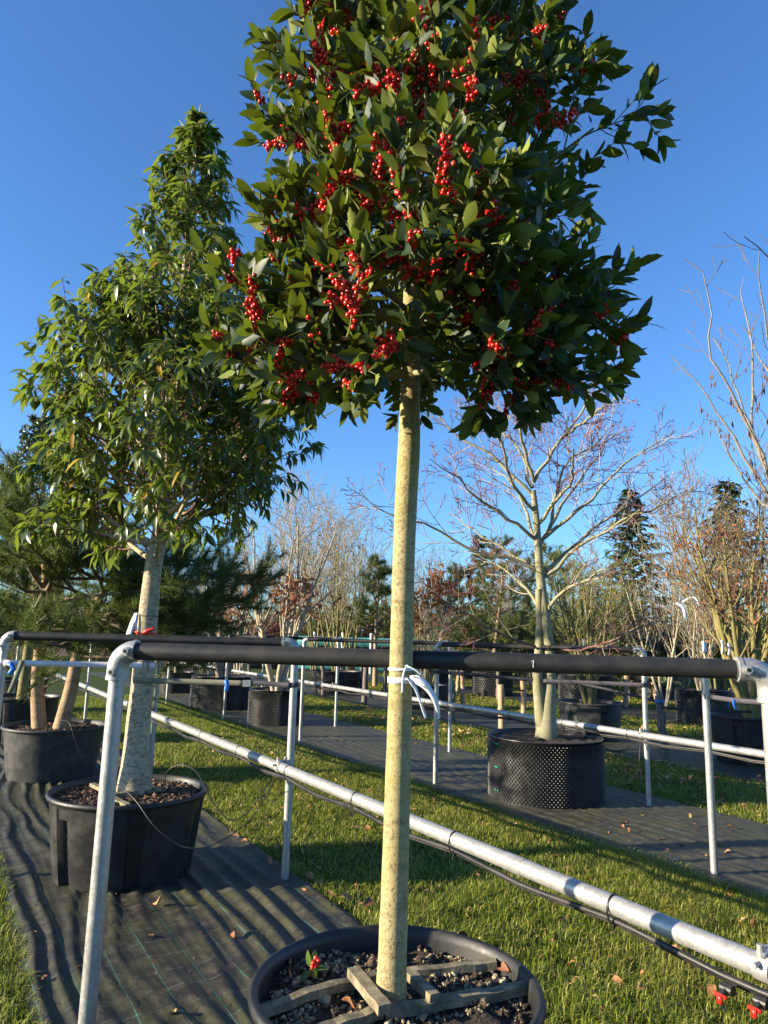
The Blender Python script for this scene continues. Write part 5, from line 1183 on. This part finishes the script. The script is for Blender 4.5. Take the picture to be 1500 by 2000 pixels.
for b_ in ((.014, -.012, .028), (.006, -.014, .034), (.02, -.008, .038), (.012, -.006, .044), (.003, -.01, .022)):
    o = bpy.data.objects.new('berry', bme); COL.objects.link(o); o.parent = sprg; o.location = b_
# dry leaves: singles on lawn, cloth and in the pot
rl = np.random.default_rng(91)
DRY = []
for i in range(4):
    t = leaf_tmpl((0, .2, .45, .7, .9, 1), (.02, .2, .27, .22, .1, 0), [.15, -.08, .25, .1][i], [.35, -.2, .1, .5][i]); V = t[0].copy(); V[:, 2] += .06*np.sin(V[:, 0]*14+i)+.05*np.sin(V[:, 1]*7+i*2); V[:, 2] -= V[:, 2].min(); DRY.append(G().addp((V, t[1])).mesh('fallen_leaf', M['litter']))
def dry(p, size, label, group, lift=.0, tilt=.35):
    o = bpy.data.objects.new('fallen_leaf', DRY[rl.integers(0, 4)]); COL.objects.link(o); o.location = (p[0], p[1], p[2]+lift); o.rotation_euler = (rl.normal(0, tilt), rl.normal(0, tilt), rl.uniform(0, 6.28)); o.scale = (size,)*3; tag(o, label, 'leaf', group)
lawn_l = 'dry brown leaf lying in the front lawn grass'
for (x, y) in ((1325, 1812), (1393, 1948), (1365, 1942), (1170, 1795), (1105, 1788), (1095, 1805), (1315, 1865), (1240, 1945), (1200, 1930), (1250, 1700), (1090, 1680), (720, 1580), (950, 1600), (1180, 1880), (1125, 1900), (1440, 1900), (1470, 1820), (1150, 1960), (1290, 1990), (1345, 1900), (1420, 1760), (1080, 1850)):
    dry(gp(x, y), rl.uniform(.035, .07), lawn_l, 'dry leaves on the front lawn', .022)
for i in range(70):
    p = nt(rl.uniform(2.1, 4.3), rl.uniform(-.3, 9)); dry(p, rl.uniform(.025, .055), lawn_l, 'dry leaves on the front lawn', .02)
edge_l = 'dry brown leaf caught along the front cloth edge'
for (x, y) in ((617, 1730), (636, 1760), (665, 1768), (660, 1775), (700, 1740), (720, 1775), (605, 1745), (447, 1630), (455, 1645), (470, 1650), (520, 1650), (540, 1665), (640, 1735)):
    dry(gp(x, y), rl.uniform(.05, .085), edge_l, 'dry leaves along the front cloth edge', .015, .6)
cl_l = 'curled dry leaf lying on the front black cloth'
for (x, y) in ((95, 1912), (300, 1770), (460, 1833), (480, 1857), (345, 1990), (290, 1828), (150, 1895), (405, 1700), (425, 1705), (530, 1690), (550, 1870), (60, 1620)):
    dry(gp(x, y, .02), rl.uniform(.04, .065), cl_l, 'dry leaves on the front cloth', .0)
pt_l = 'crisp dry leaf on the gravel of the front pot'
for (x, y, s_) in ((870, 1843, .06), (892, 1850, .07), (905, 1858, .07), (920, 1862, .05), (980, 1890, .06), (985, 1900, .05), (1000, 1905, .04), (545, 1905, .05), (560, 1895, .05), (580, 1990, .05), (690, 1975, .05), (800, 1950, .06), (780, 1965, .06)):
    dry(gp(x, y, zs+.012), s_, pt_l, 'dry leaves in the front pot', .0, .5)
mb_l = 'small dry leaf on the mossy second cloth'
for (x, y) in ((1258, 1595), (1225, 1608), (1214, 1615), (1225, 1625), (1190, 1630), (1295, 1640), (1345, 1595), (1350, 1615), (1328, 1653), (1310, 1665), (1420, 1620), (1415, 1655), (1430, 1668), (1385, 1672), (1110, 1480)):
    dry(gp(x, y, .012), rl.uniform(.04, .07), mb_l, 'dry leaves on the second cloth', .003)
far_l = 'russet leaf in the drift beyond the second cloth'
for i in range(100):
    p = nt(rl.normal(6.9, .45), rl.uniform(2.5, 12)); dry(p, rl.uniform(.05, .09), far_l, 'russet leaves beyond the second cloth', .03, .5)
n_ = 2600; P = np.array([nt(rl.choice([rl.uniform(6.3, 7.9), rl.uniform(10, 12), rl.uniform(14, 16)]), rl.uniform(3, 20), .03) for _ in range(n_)])
X, Y, Z = frame_of(np.stack([rl.normal(size=n_), rl.normal(size=n_), rl.normal(0, .3, n_)], 1), np.array([[0, 0, 1.]])+rl.normal(0, .3, (n_, 3)))
o = G().addp(scatter(*SIMPLE_T, P, X, Y, Z, rl.uniform(.04, .1, n_))).obj('leaf_litter', M['litter'], kind='stuff'); tag(o, 'scattered brown leaf litter over the far lawns', 'leaf litter')
n_ = 2600; P = np.array([nt(rl.uniform(2.08, 4.3), rl.uniform(-.8, 11), .02+.015*rl.random()) for _ in range(n_)])
X, Y, Z = frame_of(np.stack([rl.normal(size=n_), rl.normal(size=n_), rl.normal(0, .5, n_)], 1), np.array([[0, 0, 1.]])+rl.normal(0, .5, (n_, 3)))
o = G().addp(scatter(*SIMPLE_T, P, X, Y, Z, rl.gamma(2., .008, n_)+.006)).obj('lawn_litter', M['litter'], kind='stuff'); tag(o, 'small brown leaf crumbs caught in the front lawn', 'leaf litter')
n_ = 1500; n_v = rl.uniform(.5, 2.03, n_); t_v = rl.uniform(1, 9, n_); P = nt(0, 0)+n_v[:, None]*ND+t_v[:, None]*ED; P[:, 2] = mat_height(n_v, t_v, .46, 2.07, .019)+.003
X, Y, Z = frame_of(np.stack([rl.normal(size=n_), rl.normal(size=n_), 0*P[:, 0]], 1), np.array([[0, 0, 1.]])+rl.normal(0, .2, (n_, 3)))
sc = np.stack([rl.uniform(.006, .014, n_), rl.uniform(.008, .035, n_), np.full(n_, .01)], 1)
o = G().addp(scatter(*SIMPLE_T, P, X, Y, Z, sc)).obj('cloth_litter', M['chips'], kind='stuff'); tag(o, 'tiny bits of straw and leaf on the front cloth', 'litter')
